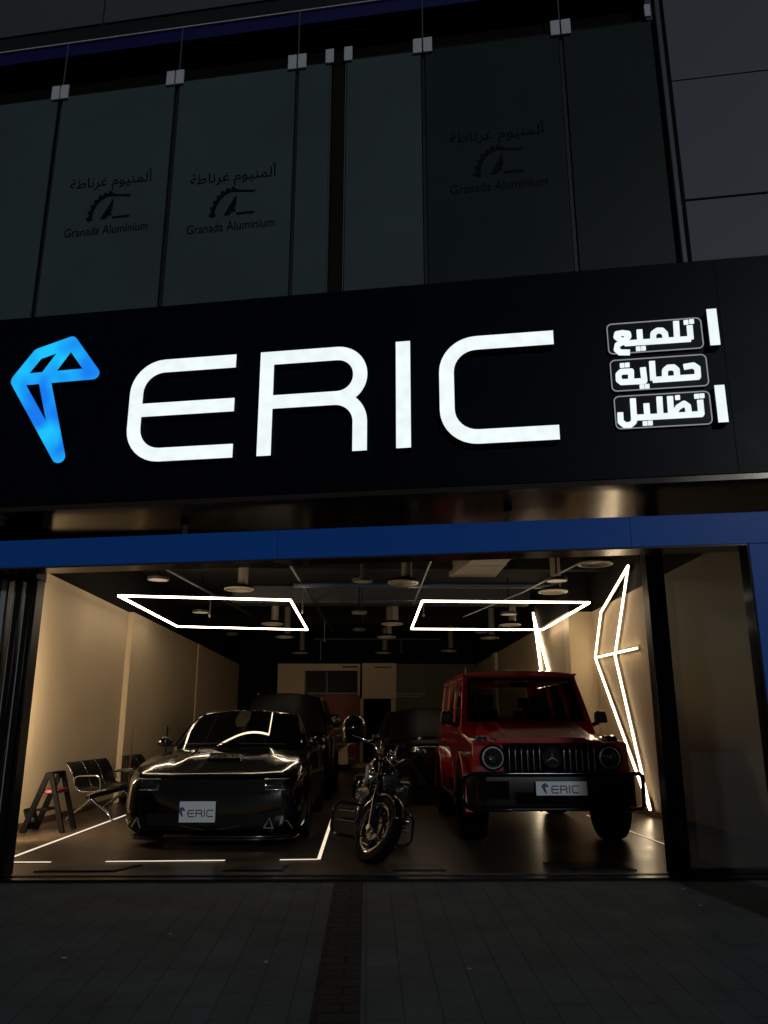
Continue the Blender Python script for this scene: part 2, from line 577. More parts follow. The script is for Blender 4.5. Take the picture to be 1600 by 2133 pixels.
SL = math.tan(R(2.2))
g = MB()
g.face([(-30, 7.68, -.02), (-30, -12, -.02 - SL * 19.68), (30, -12, -.02 - SL * 19.68), (30, 7.68, -.02)])
tag(g.build('pavement', 'paving'), kind='structure')
g = MB()
g.face([(-.285, 7.66, -.0155), (-.285, -12, -.0155 - SL * 19.66), (-.03, -12, -.0155 - SL * 19.66), (-.03, 7.66, -.0155)])
tag(g.build('dark_paver_strip', 'paving_dark'), kind='structure')
zr = -.02 - SL * 19.68
g = MB()
g.box(-30, 30, -12.25, -12, zr - .3, zr - .001)
tag(g.build('kerb', 'cladding', bevel=.02), kind='structure')
g = MB().face([(-60, -12.25, zr - .14), (-60, -60, zr - .14), (60, -60, zr - .14), (60, -12.25, zr - .14)])
gg = MB(); gg.face([(-60, -12.25, zr - .14), (-60, -60, zr - .14), (60, -60, zr - .14), (60, -12.25, zr - .14)])
tag(gg.build('road', 'asphalt'), kind='structure')
g = MB(); g.box(-4.55, 4.33, 7.95, 30, -.10, 0)
tag(g.build('showroom_floor', 'floor_planks'), kind='structure')
g = MB(); g.box(-8, 6, 7.68, 7.80, -.10, .004); g.box(-8, 6, 7.80, 7.95, -.1, -.006)
g.box(-8, 6, 7.86, 7.885, -.006, .006)
tag(g.build('threshold', 'frame_black', bevel=.003), kind='structure')
g = MB(); g.box(-4.75, 4.6, 7.95, 30, 4.35, 4.45)
tag(g.build('ceiling', 'ceiling_dark'), kind='structure')

# walls of the showroom
w = thing('wall', 'beige left side wall of the showroom with a warm glow near the front', 'wall', (-4.65, 8, 0))
MB().box(-4.75, -4.55, 7.97, 15.25, 0, 3.42).transform(Matrix.Translation((4.65, -8, 0))).build('wall_surface', 'wall_paint', w)
MB().box(-4.75, -4.45, 15.25, 28.2, 0, 3.42).transform(Matrix.Translation((4.65, -8, 0))).build('wall_surface', 'wall_paint', w)
MB().box(-4.75, -4.42, 21.2, 21.6, 0, 3.42).transform(Matrix.Translation((4.65, -8, 0))).build('pilaster', 'wall_paint', w)
MB().box(-4.75, -4.56, 7.97, 28.2, 3.42, 4.35).transform(Matrix.Translation((4.65, -8, 0))).build('upper_wall', 'wall_black', w)
MB().box(-4.55, -4.535, 7.97, 15.25, 0, .09).box(-4.45, -4.435, 15.25, 28.2, 0, .09).transform(Matrix.Translation((4.65, -8, 0))).build('skirting', 'skirting', w)

w = thing('wall', 'beige right side wall carrying the bright diamond of light tubes', 'wall', (4.43, 8, 0))
def rw(mb): return mb.transform(Matrix.Translation((-4.43, -8, 0)))
rw(MB().box(4.33, 4.55, 7.2, 15.3, 0, 3.46)).build('wall_surface', 'wall_paint', w)
rw(MB().box(3.86, 4.55, 15.3, 15.7, 0, 3.46)).build('wall_step', 'wall_paint', w)
rw(MB().box(3.863, 4.55, 15.7, 29.0, 0, 3.46)).build('wall_surface', 'wall_paint_shaded', w)
rw(MB().box(3.78, 3.863, 24.0, 24.6, 0, 3.46)).build('pilaster', 'wall_paint', w)
rw(MB().box(4.34, 4.55, 7.97, 15.31, 3.461, 4.35).box(3.87, 4.55, 15.31, 29, 3.461, 4.35)).build('upper_wall', 'wall_black', w)
rw(MB().box(4.315, 4.33, 7.97, 15.3, 0, .095)).build('skirting', 'skirting', w)
o = rw(MB().box(4.318, 4.33, 8.95, 9.13, .36, .46).box(4.312, 4.318, 8.97, 9.11, .37, .385)).build('wall_outlet', 'outlet', w, bevel=.003)

w = thing('wall', 'far back wall with a beige doorway block and a dark window opening', 'wall', (0, 29, 0))
def bw(mb): return mb.transform(Matrix.Translation((0, -29, 0)))
bw(MB().box(-4.75, -3.19, 29.3, 29.5, 0, 4.35).box(1.02, 4.55, 29.0, 29.2, 3.52, 4.35).box(-3.19, 1.02, 29.1, 29.3, 3.52, 4.35)).build('black_wall', 'wall_black', w)
bw(MB().box(-3.19, -.27, 28.95, 29.2, 3.26, 3.5).box(-3.19, -2.24, 28.952, 29.2, 0, 3.26).box(-.35, -.27, 28.953, 29.2, 2.4, 3.26)).build('beige_surround', 'wall_paint', w)
bw(MB().box(-.19, 1.02, 28.9, 29.2, 2.29, 3.52).box(-.26, -.14, 28.9, 29.2, 0, 2.29).box(.84, 1.0, 28.9, 29.2, 0, 2.29)).build('doorway_block', 'wall_paint', w)
f = bw(MB().box(-2.24, -.35, 29.05, 29.2, 2.42, 3.26)).build('window', 'dull_glass', w)
bw(MB().box(-1.48, -1.42, 29.02, 29.05, 2.42, 3.26).box(-2.24, -2.2, 29.02, 29.05, 2.42, 3.26)).build('window_frame', 'frame_black', f)
bw(MB().box(-2.24, -.27, 29.06, 29.2, 0, 2.42)).build('lower_wall', 'red_wall', w)
bw(MB().box(-.14, .84, 29.1, 29.2, 0, 2.29)).build('door', 'matt_black', w)
bw(MB().box(1.02, 4.55, 29.02, 29.2, 0, 3.5)).build('grey_wall', 'wall_grey', w)
bw(MB().box(-.9, -.35, 28.94, 28.95, 3.36, 3.42).box(.25, .85, 28.89, 28.9, 3.36, 3.40)).build('vent', 'frame_black', w)
t = tag(MB().cyl((-2.1, 28.9, 2.46), (-.3, 28.9, 2.46), .028, n=10).build('wall_rail', 'lamp_ring'), 'pale metal rail across the dark window left of the doorway', 'rail', 'rails on the back wall')
t = tag(MB().cyl((1.05, 28.9, 2.46), (2.0, 28.9, 2.46), .025, n=10).cyl((1.05, 28.9, 2.36), (1.9, 28.9, 2.36), .02, n=10).sphere((2.0, 28.9, 2.46), .05, n=10, m=6).build('wall_rail', 'lamp_ring'), 'pale double rail on the grey wall right of the doorway', 'rail', 'rails on the back wall')

# ================================================================== SHOP FRONT
# --- fascia board with the lit sign
org = (-1.5, 6.2, 3.17)
o = fthing('sign_board', 'long black navy fascia board above the shop entrance', 'fascia board', org)
fbuild(MB().box(-9, 6, 6.2, 6.95, 3.185, 5.05), org, 'fascia_panel', 'fascia_navy', o, bevel=.006)
m = MB()
for s in (-3.99, -1.11, 1.78): fbuild(MB().box(s - .002, s + .002, 6.197, 6.2, 3.19, 5.045), org, 'panel_joint', 'facade_ink', o)
m = MB()
a, b = FT(-9, 6.205, 0), FT(6, 6.205, 0)
P = [(a.x, a.y), (b.x, b.y), (b.x + 1, 8.02), (a.x - 1, 8.02)]
m.prism(P, 3.14, 3.184, 'z')
m.transform(o.matrix_basis.inverted()) if False else None
M = Matrix.Translation(FT(*org)) @ Matrix.Rotation(-TH, 4, 'Z')
m.transform(M.inverted())
m.build('soffit', 'soffit_gloss', o)

def glyph(name, polys, label, front, back, m_face, holes=(), parent=None, org=None, side='letter_side', thick=.006):
    """one channel letter: lit face and a dark return behind it"""
    L = fbuild(MB().union(polys, front, front + thick), org, name, m_face, parent, recalc=True)
    s_ = fbuild(MB().union(polys, front + thick + .0005, back), org, 'letter_return', side, L)
    return L
org = (-1.985, 6.2, 3.5)
o = fthing('shop_sign', 'lit white channel letters reading ERIC with a blue emblem on the navy fascia', 'shop sign', org)
for nm, q in zip('ERIC', eric_strokes()):
    l = glyph('letter', q, None, 6.115, 6.198, 'sign_white', parent=o, org=org)
    l['label'] = 'white lit letter ' + nm
l = glyph('emblem', emblem_strokes(), None, 6.115, 6.198, 'sign_blue', parent=o, org=org, side='tile_back')
l['label'] = 'blue lit arrow shaped emblem'
AR = {
 'A': [[(1.527,4.446),(1.525,4.326)],[(1.525,4.328),(1.132,4.329),(1.011,4.329)],[(1.426,4.493),(1.42,4.332)],[(1.234,4.331),(1.24,4.4),(1.274,4.423),(1.309,4.42),(1.331,4.392),(1.334,4.335)],[(1.134,4.441),(1.132,4.329)],[(1.029,4.328),(0.991,4.351),(0.948,4.395),(0.954,4.419),(0.997,4.424),(1.042,4.414),(1.044,4.387),(0.991,4.343),(0.95,4.318),(0.942,4.282),(0.966,4.252),(1.044,4.246)]],
 'B': [[(1.449,4.087),(1.522,4.095),(1.551,4.069),(1.548,3.994),(1.202,3.992)],[(1.295,3.99),(1.302,4.068),(1.328,4.09),(1.37,4.09),(1.392,4.065),(1.39,3.991)],[(1.209,4.154),(1.205,3.99)],[(1.134,4.104),(1.137,3.987),(0.961,3.99),(0.939,4.012),(0.94,4.059),(0.964,4.081),(1.04,4.079),(1.034,3.991)]],
 'C': [[(1.544,3.795),(1.543,3.677),(1.148,3.677),(1.038,3.679)],[(1.32,3.841),(1.316,3.68)],[(1.337,3.69),(1.373,3.745),(1.42,3.773),(1.448,3.748),(1.45,3.679)],[(1.239,3.843),(1.234,3.682)],[(1.135,3.792),(1.134,3.68)],[(1.035,3.841),(1.032,3.683),(1.029,3.645),(0.998,3.618),(0.957,3.62),(0.927,3.651),(0.929,3.728)]]}
AD = {'A': [(1.503,4.478),(1.546,4.481),(1.112,4.273),(1.153,4.274)], 'B': [(0.975,4.136),(1.015,4.137),(1.114,3.939),(1.154,3.94)],
      'C': [(1.377,3.828),(1.522,3.829),(1.562,3.83),(1.112,3.625),(1.152,3.626)]}
BX = {'A': (.874, 1.625, 4.24, 4.52), 'B': (.877, 1.632, 3.912, 4.194), 'C': (.885, 1.626, 3.588, 3.876)}
for k, lab in (('A', 'top'), ('B', 'middle'), ('C', 'bottom')):
    x0, x1, z0, z1 = BX[k]
    org = ((x0 + x1) / 2, 6.2, z0)
    o = fthing('word_sign', 'small lit Arabic word sign in a rounded outline, %s of the stack of three' % lab, 'word sign', org, 'stacked Arabic word signs')
    rp = rounded(rectp((x0 + x1) / 2, (z0 + z1) / 2, x1 - x0, z1 - z0), .045, 6, closed=True)
    fbuild(MB().prism(rp, 6.178, 6.199), org, 'backing_plate', 'tile_back', o)
    ins = rounded(rectp((x0 + x1) / 2, (z0 + z1) / 2, x1 - x0 - .012, z1 - z0 - .012), .039, 6, closed=True)
    fbuild(MB().union(stroke(ins, .0085, closed=True), 6.172, 6.177), org, 'outline', 'sign_grey', o)
    q = []
    for pl in AR[k]: q += stroke(pl, .044)
    for (cx, cz) in AD[k]: q.append(rectp(cx, cz, .034))
    fbuild(MB().union(q, 6.158, 6.177), org, 'lettering', 'sign_white', o)
for i, (s0, s1, z0, z1) in enumerate(((1.657, 1.732, 4.237, 4.554), (1.650, 1.724, 3.582, 3.891))):
    org = ((s0 + s1) / 2, 6.2, z0)
    q = [rectp((s0 + s1) / 2, (z0 + z1) / 2, s1 - s0, z1 - z0)]
    o = fthing('light_bar', 'short lit white vertical bar beside the %s Arabic word' % ('top', 'bottom')[i], 'light bar', org, 'white bars beside the words')
    fbuild(MB().union(q, 6.115, 6.122), org, 'lit_face', 'sign_white', o)
    fbuild(MB().union(q, 6.1225, 6.199), org, 'bar_return', 'letter_side', o)

# --- blue portal frame, its two struts
org = (1.9, 6.62, 0)
o = fthing('portal_frame', 'plain blue panelled portal framing the shop entrance below the fascia', 'portal frame', org)
fbuild(MB().box(-9, 2.5, 6.62, 6.88, 2.725, 2.985), org, 'beam', 'blue_panel', o, bevel=.004)
for s_j in (-2.0, 1.0): fbuild(MB().box(s_j - .0015, s_j + .0015, 6.6185, 6.62, 2.73, 2.98), org, 'beam_joint', 'facade_ink', o)
fbuild(MB().box(-9, 1.895, 6.624, 6.876, 2.712, 2.7245), org, 'beam_soffit', 'soffit_gloss', o)
fbuild(MB().box(1.905, 2.5, 6.622, 6.878, -.15, 2.7245), org, 'post', 'blue_panel', o, bevel=.004)
fbuild(MB().box(1.893, 1.9045, 6.63, 6.87, -.1, 2.711), org, 'post_lining', 'gloss_black', o)
for s, lab in ((-2.925, 'left'), (.01, 'right')):
    org = (s, 6.75, 2.985)
    q = fthing('strut', 'short pale metal strut between blue portal and fascia, the %s of two' % lab, 'strut', org, 'struts above the blue portal')
    fbuild(MB().box(s - .018, s + .018, 6.735, 6.77, 2.986, 3.139), org, 'bar', 'clip_grey', q)
    fbuild(MB().box(s - .035, s + .035, 6.72, 6.785, 3.10, 3.1395), org, 'bracket', 'frame_black', q)

# --- black folding door frames, column, glass
o = thing('folding_door', 'stack of folded black framed glass doors at the left of the entrance', 'folding door', (-3.4, 7.88, 0))
def lc(mb, x, y): return mb.transform(Matrix.Translation((-x, -y, 0)))
for i, x in enumerate((-3.53, -3.41, -3.31)):
    y0 = 7.76 + .012 * i
    lf = lc(MB().box(x - .034, x + .034, y0, y0 + .13, .01, 2.70), -3.4, 7.88).build('door_leaf', 'frame_black', o, bevel=.008)
    lc(MB().box(x - .032, x - .022 + (.040 if i == 0 else .0), y0 - .004, y0 - .0005, .02, 2.69), -3.4, 7.88).build('edge_strip', 'frame_edge', lf)
lc(MB().box(-3.62, -3.235, 7.75, 8.0, 2.705, 3.138).box(-3.262, -3.235, 7.79, 7.98, .005, 2.705), -3.4, 7.88).build('door_post', 'frame_black', o, bevel=.006)
o = thing('door_column', 'thick black column between the open entrance and the right glass pane', 'column', (2.87, 7.87, 0))
lc(MB().box(2.785, 2.96, 7.80, 7.97, .005, 3.138), 2.87, 7.87).build('column_shaft', 'frame_black', o, bevel=.008)
lc(MB().box(2.80, 2.815, 7.792, 7.799, .01, 3.1).box(2.90, 2.915, 7.792, 7.799, .01, 3.1), 2.87, 7.87).build('edge_strip', 'gloss_black', o)
o = thing('header_rail', 'black header rail over the entrance opening', 'rail', (0, 7.9, 3.06))
MB().box(-8, 6, -.06, .08, -.005, .078).build('rail', 'frame_black', o)
o = thing('glass_pane', 'tall dim fixed glass pane right of the black column', 'glass pane', (3.65, 7.88, 0), group='fixed panes beside the entrance')
MB().box(-.69, .68, -.005, .005, .055, 3.055).build('pane', 'shop_glass_dim', o)
MB().box(-.69, 2, -.05, .05, .0045, .055).build('bottom_rail', 'frame_black', o, bevel=.006)
o = thing('glass_pane', 'narrow fixed glass pane left of the folded doors', 'glass pane', (-4.6, 7.95, 0), group='fixed panes beside the entrance')
MB().box(-2, 1.0, -.005, .005, .055, 3.055).build('pane', 'shop_glass', o)
MB().box(-2, 1.0, -.05, .05, .0045, .055).build('bottom_rail', 'frame_black', o, bevel=.006)

# --- upper curtain wall
org = (-1.6, 6.9, 5.0)
o = fthing('curtain_wall', 'dark grey green glass curtain wall on the upper storey', 'curtain wall', org)
fbuild(MB().box(-9, 1.70, 6.99, 7.15, 5.0, 8.30), org, 'backing', 'mullion', o)
fbuild(MB().box(-9, 1.70, 6.93, 6.98, 8.262, 8.31), org, 'top_trim', 'brown_gap', o)
PN = [(-6.3, -4.872, 0), (-4.812, -3.462, 1), (-3.398, -2.075, 2), (-2.03, -1.690, 0), (-1.50, -.705, 0), (-.655, .728, 3), (.782, 1.655, 4)]
LOGO = {1: (-4.115, 6.75), 2: (-2.72, 6.64), 3: (.055, 6.80)}
AR1 = '\uFE94\uFEC3\uFE8E\uFEE7\uFEAE\uFECF \uFEE1\uFEEE\uFEF4\uFEE8\uFEE4\uFEDF\uFE83'
tA = text_mesh(AR1, .15, .95)
tE = text_mesh('Granada Aluminium', .15, .955)
def flat(mb, vf, ox, oz, y, sz=1.0):
    vs, fs = vf
    V = [mb.bm.verts.new((x + ox, y, z * sz + oz)) for x, z in vs]
    for f in fs:
        try: mb.bm.faces.new([V[i] for i in f])
        except ValueError: pass
    return mb
for (s0, s1, k) in PN:
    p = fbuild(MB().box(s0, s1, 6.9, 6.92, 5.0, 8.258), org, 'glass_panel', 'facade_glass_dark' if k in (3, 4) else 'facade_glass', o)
    if k in LOGO:
        cx, cz = LOGO[k]
        m = MB()
        flat(m, tA, cx, cz + .30, 6.8975)
        fbuild(m, org, 'arabic_lettering', 'facade_ink', p, recalc=False)
        m = MB()
        flat(m, tE, cx, cz - .30, 6.8975, 1.25)
        fbuild(m, org, 'lettering', 'facade_ink', p, recalc=False)
        gx, gz = cx + .02, cz - .17
        arc = [(gx + .24 * cos(R(a)) * .92, gz + .30 * sin(R(a))) for a in range(182, 78, -6)]
        q = stroke(arc, .042) + stroke([(gx + .02, gz + .297), (gx + .22, gz + .262)], .022)
        for a in range(176, 80, -14):
            q.append(rectp(gx + .262 * cos(R(a)) * .93, gz + .328 * sin(R(a)), .036))
        q += [[(gx - .10, gz), (gx - .03, gz), (gx + .035, gz + .11), (gx + .035, gz + .255)]] + stroke([(gx - .03, gz + .05), (gx + .03, gz + .055)], .03)
        q += stroke([(gx + .04, gz + .01), (gx + .235, gz + .012)], .026)
        q += stroke([(gx + .03, gz + .285), (gx + .235, gz + .272)], .02)
        q += [rectp(gx - .215, gz + .012, .06, .03)]
        fbuild(MB().union(q, 6.8965, None), org, 'gear_mark', 'facade_ink', p, recalc=False)
for s in (-4.842, -3.43, -2.052, -.68, .755):
    fbuild(MB().box(s - .018, s + .018, 6.93, 6.985, 5.0, 8.258), org, 'mullion', 'mullion', o)
    fbuild(MB().box(s - .006, s + .006, 6.915, 6.93, 8.262, 9.03), org, 'joint_rod', 'mullion_light', o)
fbuild(MB().box(-1.665, -1.53, 6.94, 6.985, 5.0, 8.26), org, 'gap_board', 'brown_gap', o)
for s in (-1.68, -1.515): fbuild(MB().box(s - .006, s + .006, 6.905, 6.94, 5.0, 8.258), org, 'edge_trim', 'mullion_light', o)
for s in (-4.842, -3.455, -2.052, -.68, .757):
    for dx in (-.055, .055):
        fbuild(MB().box(s + dx - .047, s + dx + .047, 6.87, 6.895, 8.215, 8.40), org, 'clip', 'clip_grey', o, bevel=.004)
for s in (-1.69, -1.485): fbuild(MB().box(s - .045, s + .045, 6.87, 6.895, 8.235, 8.415), org, 'clip', 'clip_grey', o, bevel=.004)
fbuild(MB().box(1.60, 1.66, 6.87, 6.895, 8.30, 8.45), org, 'clip', 'clip_grey', o, bevel=.004)
fbuild(MB().box(1.70, 1.765, 6.86, 7.0, 5.0, 8.9), org, 'edge_post', 'mullion_light', o, bevel=.01)

org = (-3.5, 6.9, 8.3)
o = fthing('upper_cladding', 'grey metal cladding with a navy strip above the curtain wall', 'cladding', org)
fbuild(MB().box(-9, 1.70, 7.25, 7.4, 8.311, 9.25), org, 'recess', 'wall_black', o)
fbuild(MB().box(-9, 1.70, 6.94, 7.0, 8.87, 9.035), org, 'navy_strip', 'navy_strip', o)
fbuild(MB().box(-9, 5, 6.915, 6.935, 9.036, 9.048), org, 'lip', 'clip_grey', o)
fbuild(MB().box(-9, 5, 6.92, 7.2, 9.05, 9.235), org, 'ledge', 'mullion', o)
for (s0, s1) in ((-9, -7.0), (-6.98, -4.435), (-4.415, -1.87), (-1.85, .7), (.72, 3.0)):
    fbuild(MB().box(s0, s1, 6.9, 7.2, 9.245, 11.5), org, 'cladding_panel', 'cladding', o)

org = (3, 6.8, 5.0)
o = fthing('stone_wall', 'pale grey panelled wall at the upper right of the facade', 'wall', org)
fbuild(MB().box(1.79, 6, 6.83, 7.2, 5.0, 11), org, 'backing', 'mullion', o)
for i, z in enumerate((4.71, 6.066, 7.412, 8.76)):
    for (s0, s1) in ((1.768, 3.4), (3.412, 6)):
        fbuild(MB().box(s0, s1, 6.8, 6.83, z, z + 1.334), org, 'wall_panel', 'stone_panel', o, bevel=.003)

# ================================================================== LIGHT TUBES
def bar(mb, p0, p1, w=.026):
    p0, p1 = Vector(p0), Vector(p1)
    return mb.tube([p0, p1], w * .7071, 4)
def tubes(o, org, segs, m, w=.026, name='light_tube', back=None):
    for a, b in segs:
        if back:
            mb = MB(); d_ = (Vector(b) - Vector(a)).normalized(); n_ = Vector((0, -d_.z, d_.y)) * w * .95; x0, x1 = a[0] + w * .62, a[0] + w * .62 + back
            A_, B_ = Vector(a) - d_ * w * .5, Vector(b) + d_ * w * .5
            mb.prism([(p.y, p.z) for p in (A_ + n_, A_ - n_, B_ - n_, B_ + n_)], x0, x1, 'x')
            mb.transform(Matrix.Translation(-Vector(org)))
            mb.build('tube_backing_shield', 'disc_face', o)  # backing added to keep the tube's light off the wall beside it
        mb = bar(MB(), a, b, w)
        mb.transform(Matrix.Translation(-Vector(org)))
        mb.build(name, m, o)

X = 4.27
T_, A_, B_, M_, K_, C_ = (X, 12.8, 3.87), (X, 14.52, 3.34), (X, 15.09, 2.567), (X, 13.87, 2.50), (X, 12.70, .10), (X, 12.70, 2.519)
o = thing('wall_light', 'large kite shaped outline of lit white tubes on the right wall', 'wall light', (X, 12.7, .1), group='tube lights on the showroom walls')
tubes(o, (X, 12.7, .1), [(T_, A_), (A_, B_), (T_, M_), (B_, C_), (B_, K_), (M_, K_)], 'tube_wall', .026, back=.012)
X = 3.83
o = thing('wall_light', 'narrow lit tube outline on the deeper right wall rising behind the red car roof', 'wall light', (X, 17.9, .1), group='tube lights on the showroom walls')
tubes(o, (X, 17.9, .1), [((X, 18.4, 3.87), (X, 17.87, 2.50)), ((X, 18.4, 3.87), (X, 17.12, 2.43)), ((X, 17.12, 2.43), (X, 18.85, .12)), ((X, 17.87, 2.50), (X, 18.85, .12))], 'tube_wall_far', .030)
X = -4.30
o = thing('wall_light', 'lit tube outline on the left wall beside the folded doors', 'wall light', (X, 9.85, .5), group='tube lights on the showroom walls')
tubes(o, (X, 9.85, .5), [((X, 9.8, 2.75), (X, 10.12, 1.8)), ((X, 9.8, 2.75), (X, 9.55, 1.8)), ((X, 10.12, 1.8), (X, 9.85, .5)), ((X, 9.55, 1.8), (X, 9.85, .5))], 'tube_wall_left', .030)
for z in (2.7, .62): MB().cyl((-.25, -.04, z - .5), (-.01, -.04, z - .5), .012, n=8).build('bracket', 'matt_black', o)
MB().box(-.20, .13, -.40, -.385, -.3, 2.5).box(.115, .13, -.385, .14, -.3, 2.5).build('spill_shield', 'matt_black', o)  # unseen plates added to block the lamp's spill onto pavement and sedan
for lab, q in (('left, over the black car', [(-3.92, 12.53), (-1.26, 12.92), (-1.28, 17.0), (-3.90, 16.48)]), ('right, over the red car', [(.89, 12.98), (3.67, 13.08), (3.70, 16.9), (.915, 16.8)])):
    cx = sum(p[0] for p in q) / 4; cy = sum(p[1] for p in q) / 4
    o = thing('ceiling_light', 'hanging rectangle of lit white tubes, the one on the ' + lab, 'ceiling light', (cx, cy, 3.3), group='hanging tube rectangles')
    P = [(x, y, 3.3) for x, y in q]
    tubes(o, (cx, cy, 3.3), [(P[i], P[(i + 1) % 4]) for i in range(4)], 'tube_ceiling', .029)
    for x, y in q:
        MB().cyl((x - cx, y - cy, .016), (x - cx, y - cy, 1.045), .003, n=5).build('hanging_wire', 'matt_black', o)
def floor_strip(x0, y0, x1, y1, lab, m='tube_floor', grp='light strips around the black car', w=.036):
    a, b = Vector((x0, y0, 0)), Vector((x1, y1, 0))
    d = (b - a).normalized(); n = Vector((-d.y, d.x, 0)) * w / 2
    c = (a + b) / 2
    o = thing('floor_light', lab, 'floor light', c, group=grp)
    def pr_(mb, w2, z0, z1, e):
        n2 = n * w2; P = [a - d * e + n2, a - d * e - n2, b + d * e - n2, b + d * e + n2]
        return mb.prism([(p.x - c.x, p.y - c.y) for p in P], z0, z1, 'z')
    pr_(MB(), 1.0, .0045, .0075, 0).build('lit_strip', m, o)
    pr_(MB(), 1.7, .0005, .0042, .01).build('channel', 'frame_black', o)
floor_strip(-3.665, 8.95, -3.70, 13.2, 'long lit floor strip running back past the bench on the left')
floor_strip(-.487, 8.78, -.513, 12.9, 'lit floor strip running back between the black car and the motorcycle')
floor_strip(-3.55, 8.66, -3.15, 8.66, 'short lit floor strip by the folded doors at the far left')
floor_strip(-2.61, 8.68, -1.43, 8.73, 'long lit floor strip across the front of the black car')
floor_strip(-.88, 8.755, -.50, 8.78, 'short lit floor strip in front of the motorcycle wheel side')
mat('tube_floor_dim', (.5, .5, .5), .4, emit=(1, .80, .52), es=.55)
floor_strip(3.43, 9.6, 3.37, 12.95, 'thin lit floor strip along the right side of the red car', 'tube_floor_dim', 'light strips around the red car', .018)

# ================================================================== CEILING FITTINGS
BIG = [(-2.185, 13.44, 'over the front edge of the left tube rectangle'), (.568, 12.73, 'front and centre, between the two tube rectangles'), (3.246, 11.145, 'nearest the viewer by the right wall, with ring grooves showing'),
       (3.189, 13.58, 'lower of the two just before the right tube rectangle'), (-2.164, 18.14, 'seen inside the left tube rectangle near its back edge'), (.551, 18.09, 'second in the centre row'),
       (3.242, 18.2, 'seen inside the right tube rectangle'), (-2.151, 20.83, 'just behind the left tube rectangle'), (.483, 20.78, 'third in the centre row, under a duct'), (3.188, 20.95, 'just behind the right tube rectangle'),
       (-2.125, 25.4, 'far back on the left, second last'), (.483, 25.35, 'far back over the doorway block'), (2.484, 24.6, 'far back on the right')]
SMALL = [(-3.309, 12.51, 'nearest the left wall'), (-.09, 12.61, 'front of the centre, left of the big disc'), (2.999, 12.47, 'upper one beside the round duct on the right'), (-3.389, 16.21, 'inside the left tube rectangle'),
         (-.18, 16.29, 'between the tube rectangles, second of its row'), (2.904, 16.37, 'inside the right tube rectangle'), (-.209, 19.21, 'between the tube rectangles, third of its row'), (2.79, 19.65, 'behind the right tube rectangle'), (-3.41, 20.2, 'behind the left tube rectangle')]
for x, y, lab in BIG:
    o = thing('air_diffuser', 'large round ceiling air diffuser, ' + lab, 'air diffuser', (x, y, 3.55), group='round air diffusers')
    m = MB()
    for r0, r1, z in ((.25, .205, 0), (.195, .15, .012), (.14, .095, .02)):
        m.lathe([(r0, z), (r1, z - .006), (r1, z + .012), (r0, z + .018)], n=32)
    m.lathe([(.001, .022), (.085, .022), (.085, .034), (.001, .034)], n=24)
    m.build('grille', 'disc_face', o, smooth=40)
    MB().lathe([(.001, .031), (.245, .031), (.245, .05), (.13, .09), (.001, .09)], n=28).build('plenum', 'matt_black', o, smooth=40)
    MB().cyl((0.06, 0, .085), (0.06, 0, .79), .085, n=18).build('duct', 'duct_metal', o, smooth=40)
for x, y, lab in SMALL:
    o = thing('downlight', 'small flat unlit round ceiling lamp, ' + lab, 'ceiling lamp', (x, y, 3.55), group='small round ceiling lamps')
    MB().lathe([(.001, 0), (.15, 0), (.15, .012), (.001, .012)], n=28).build('diffuser', 'disc_face', o, smooth=40)
    MB().lathe([(.151, -.004), (.165, -.004), (.165, .04), (.151, .04)], n=28).build('rim', 'duct_dark', o, smooth=40)
    MB().lathe([(.001, .0125), (.150, .0125), (.150, .05), (.001, .05)], n=24).cyl((.0, 0, .05), (.0, 0, .79), .012, n=8).build('stem', 'matt_black', o, smooth=40)
def pipe(name, pts, r, m, lab, cat='pipe', grp='ceiling pipes', drops=()):
    o = thing(name, lab, cat, pts[0], group=grp)
    MB().tube([Vector(p) - Vector(pts[0]) for p in pts], r, 10).build('run', m, o, smooth=50)
    for (x, y, z0, z1) in drops:
        b = Vector(pts[0])
        MB().cyl(Vector((x, y, z0)) - b, Vector((x, y, z1)) - b, .014, n=8).cyl(Vector((x, y, z1)) - b, Vector((x, y, z1 - .05)) - b, .03, .018, n=8).build('sprinkler', 'pipe_steel', o)
pipe('ceiling_pipe', [(-1.35, 12.0, 3.95), (-1.0, 23, 3.95)], .03, 'pipe_blue', 'long dark blue ceiling pipe running back left of the middle', drops=[(-1.25, 15.2, 3.93, 3.45), (-1.1, 20.4, 3.93, 3.45)])
pipe('ceiling_pipe', [(-3.6, 12.6, 3.95), (-2.85, 19.5, 3.95)], .028, 'pipe_blue', 'dark ceiling pipe slanting back above the left tube rectangle', drops=[(-3.2, 16.2, 3.93, 3.5)])
pipe('ceiling_pipe', [(-1.4, 14.9, 3.9), (3.6, 14.9, 3.9)], .055, 'pipe_blue', 'thick blue crosswise pipe over the right half')
pipe('ceiling_pipe', [(-.6, 16.4, 3.85), (3.7, 16.4, 3.85)], .022, 'pipe_blue', 'thin crosswise pipe above the right tube rectangle', drops=[(1.15, 16.4, 3.85, 3.55)])
pipe('ceiling_pipe', [(-1.6, 24.0, 3.85), (2.2, 24.0, 3.85)], .025, 'pipe_blue', 'thin crosswise pipe far back over the middle', drops=[(1.0, 24.0, 3.85, 3.5), (-1.4, 24.0, 3.85, 3.3)])
pipe('ceiling_pipe', [(1.05, 12.3, 3.98), (.95, 16.6, 3.8)], .02, 'pipe_steel', 'pale thin pipe slanting down to the right tube rectangle')
pipe('cable', [(3.1, 11.3, 3.62), (2.75, 14.0, 3.62), (2.1, 17.5, 3.65)], .012, 'cable_grey', 'pale thin cable linking the diffusers near the right wall', 'cable')
pipe('ceiling_pipe', [(-.1, 12.2, 3.98), (-.13, 20.5, 3.98)], .025, 'pipe_blue', 'blue ceiling pipe running back along the middle', drops=[(-.11, 13.2, 3.98, 3.75)])
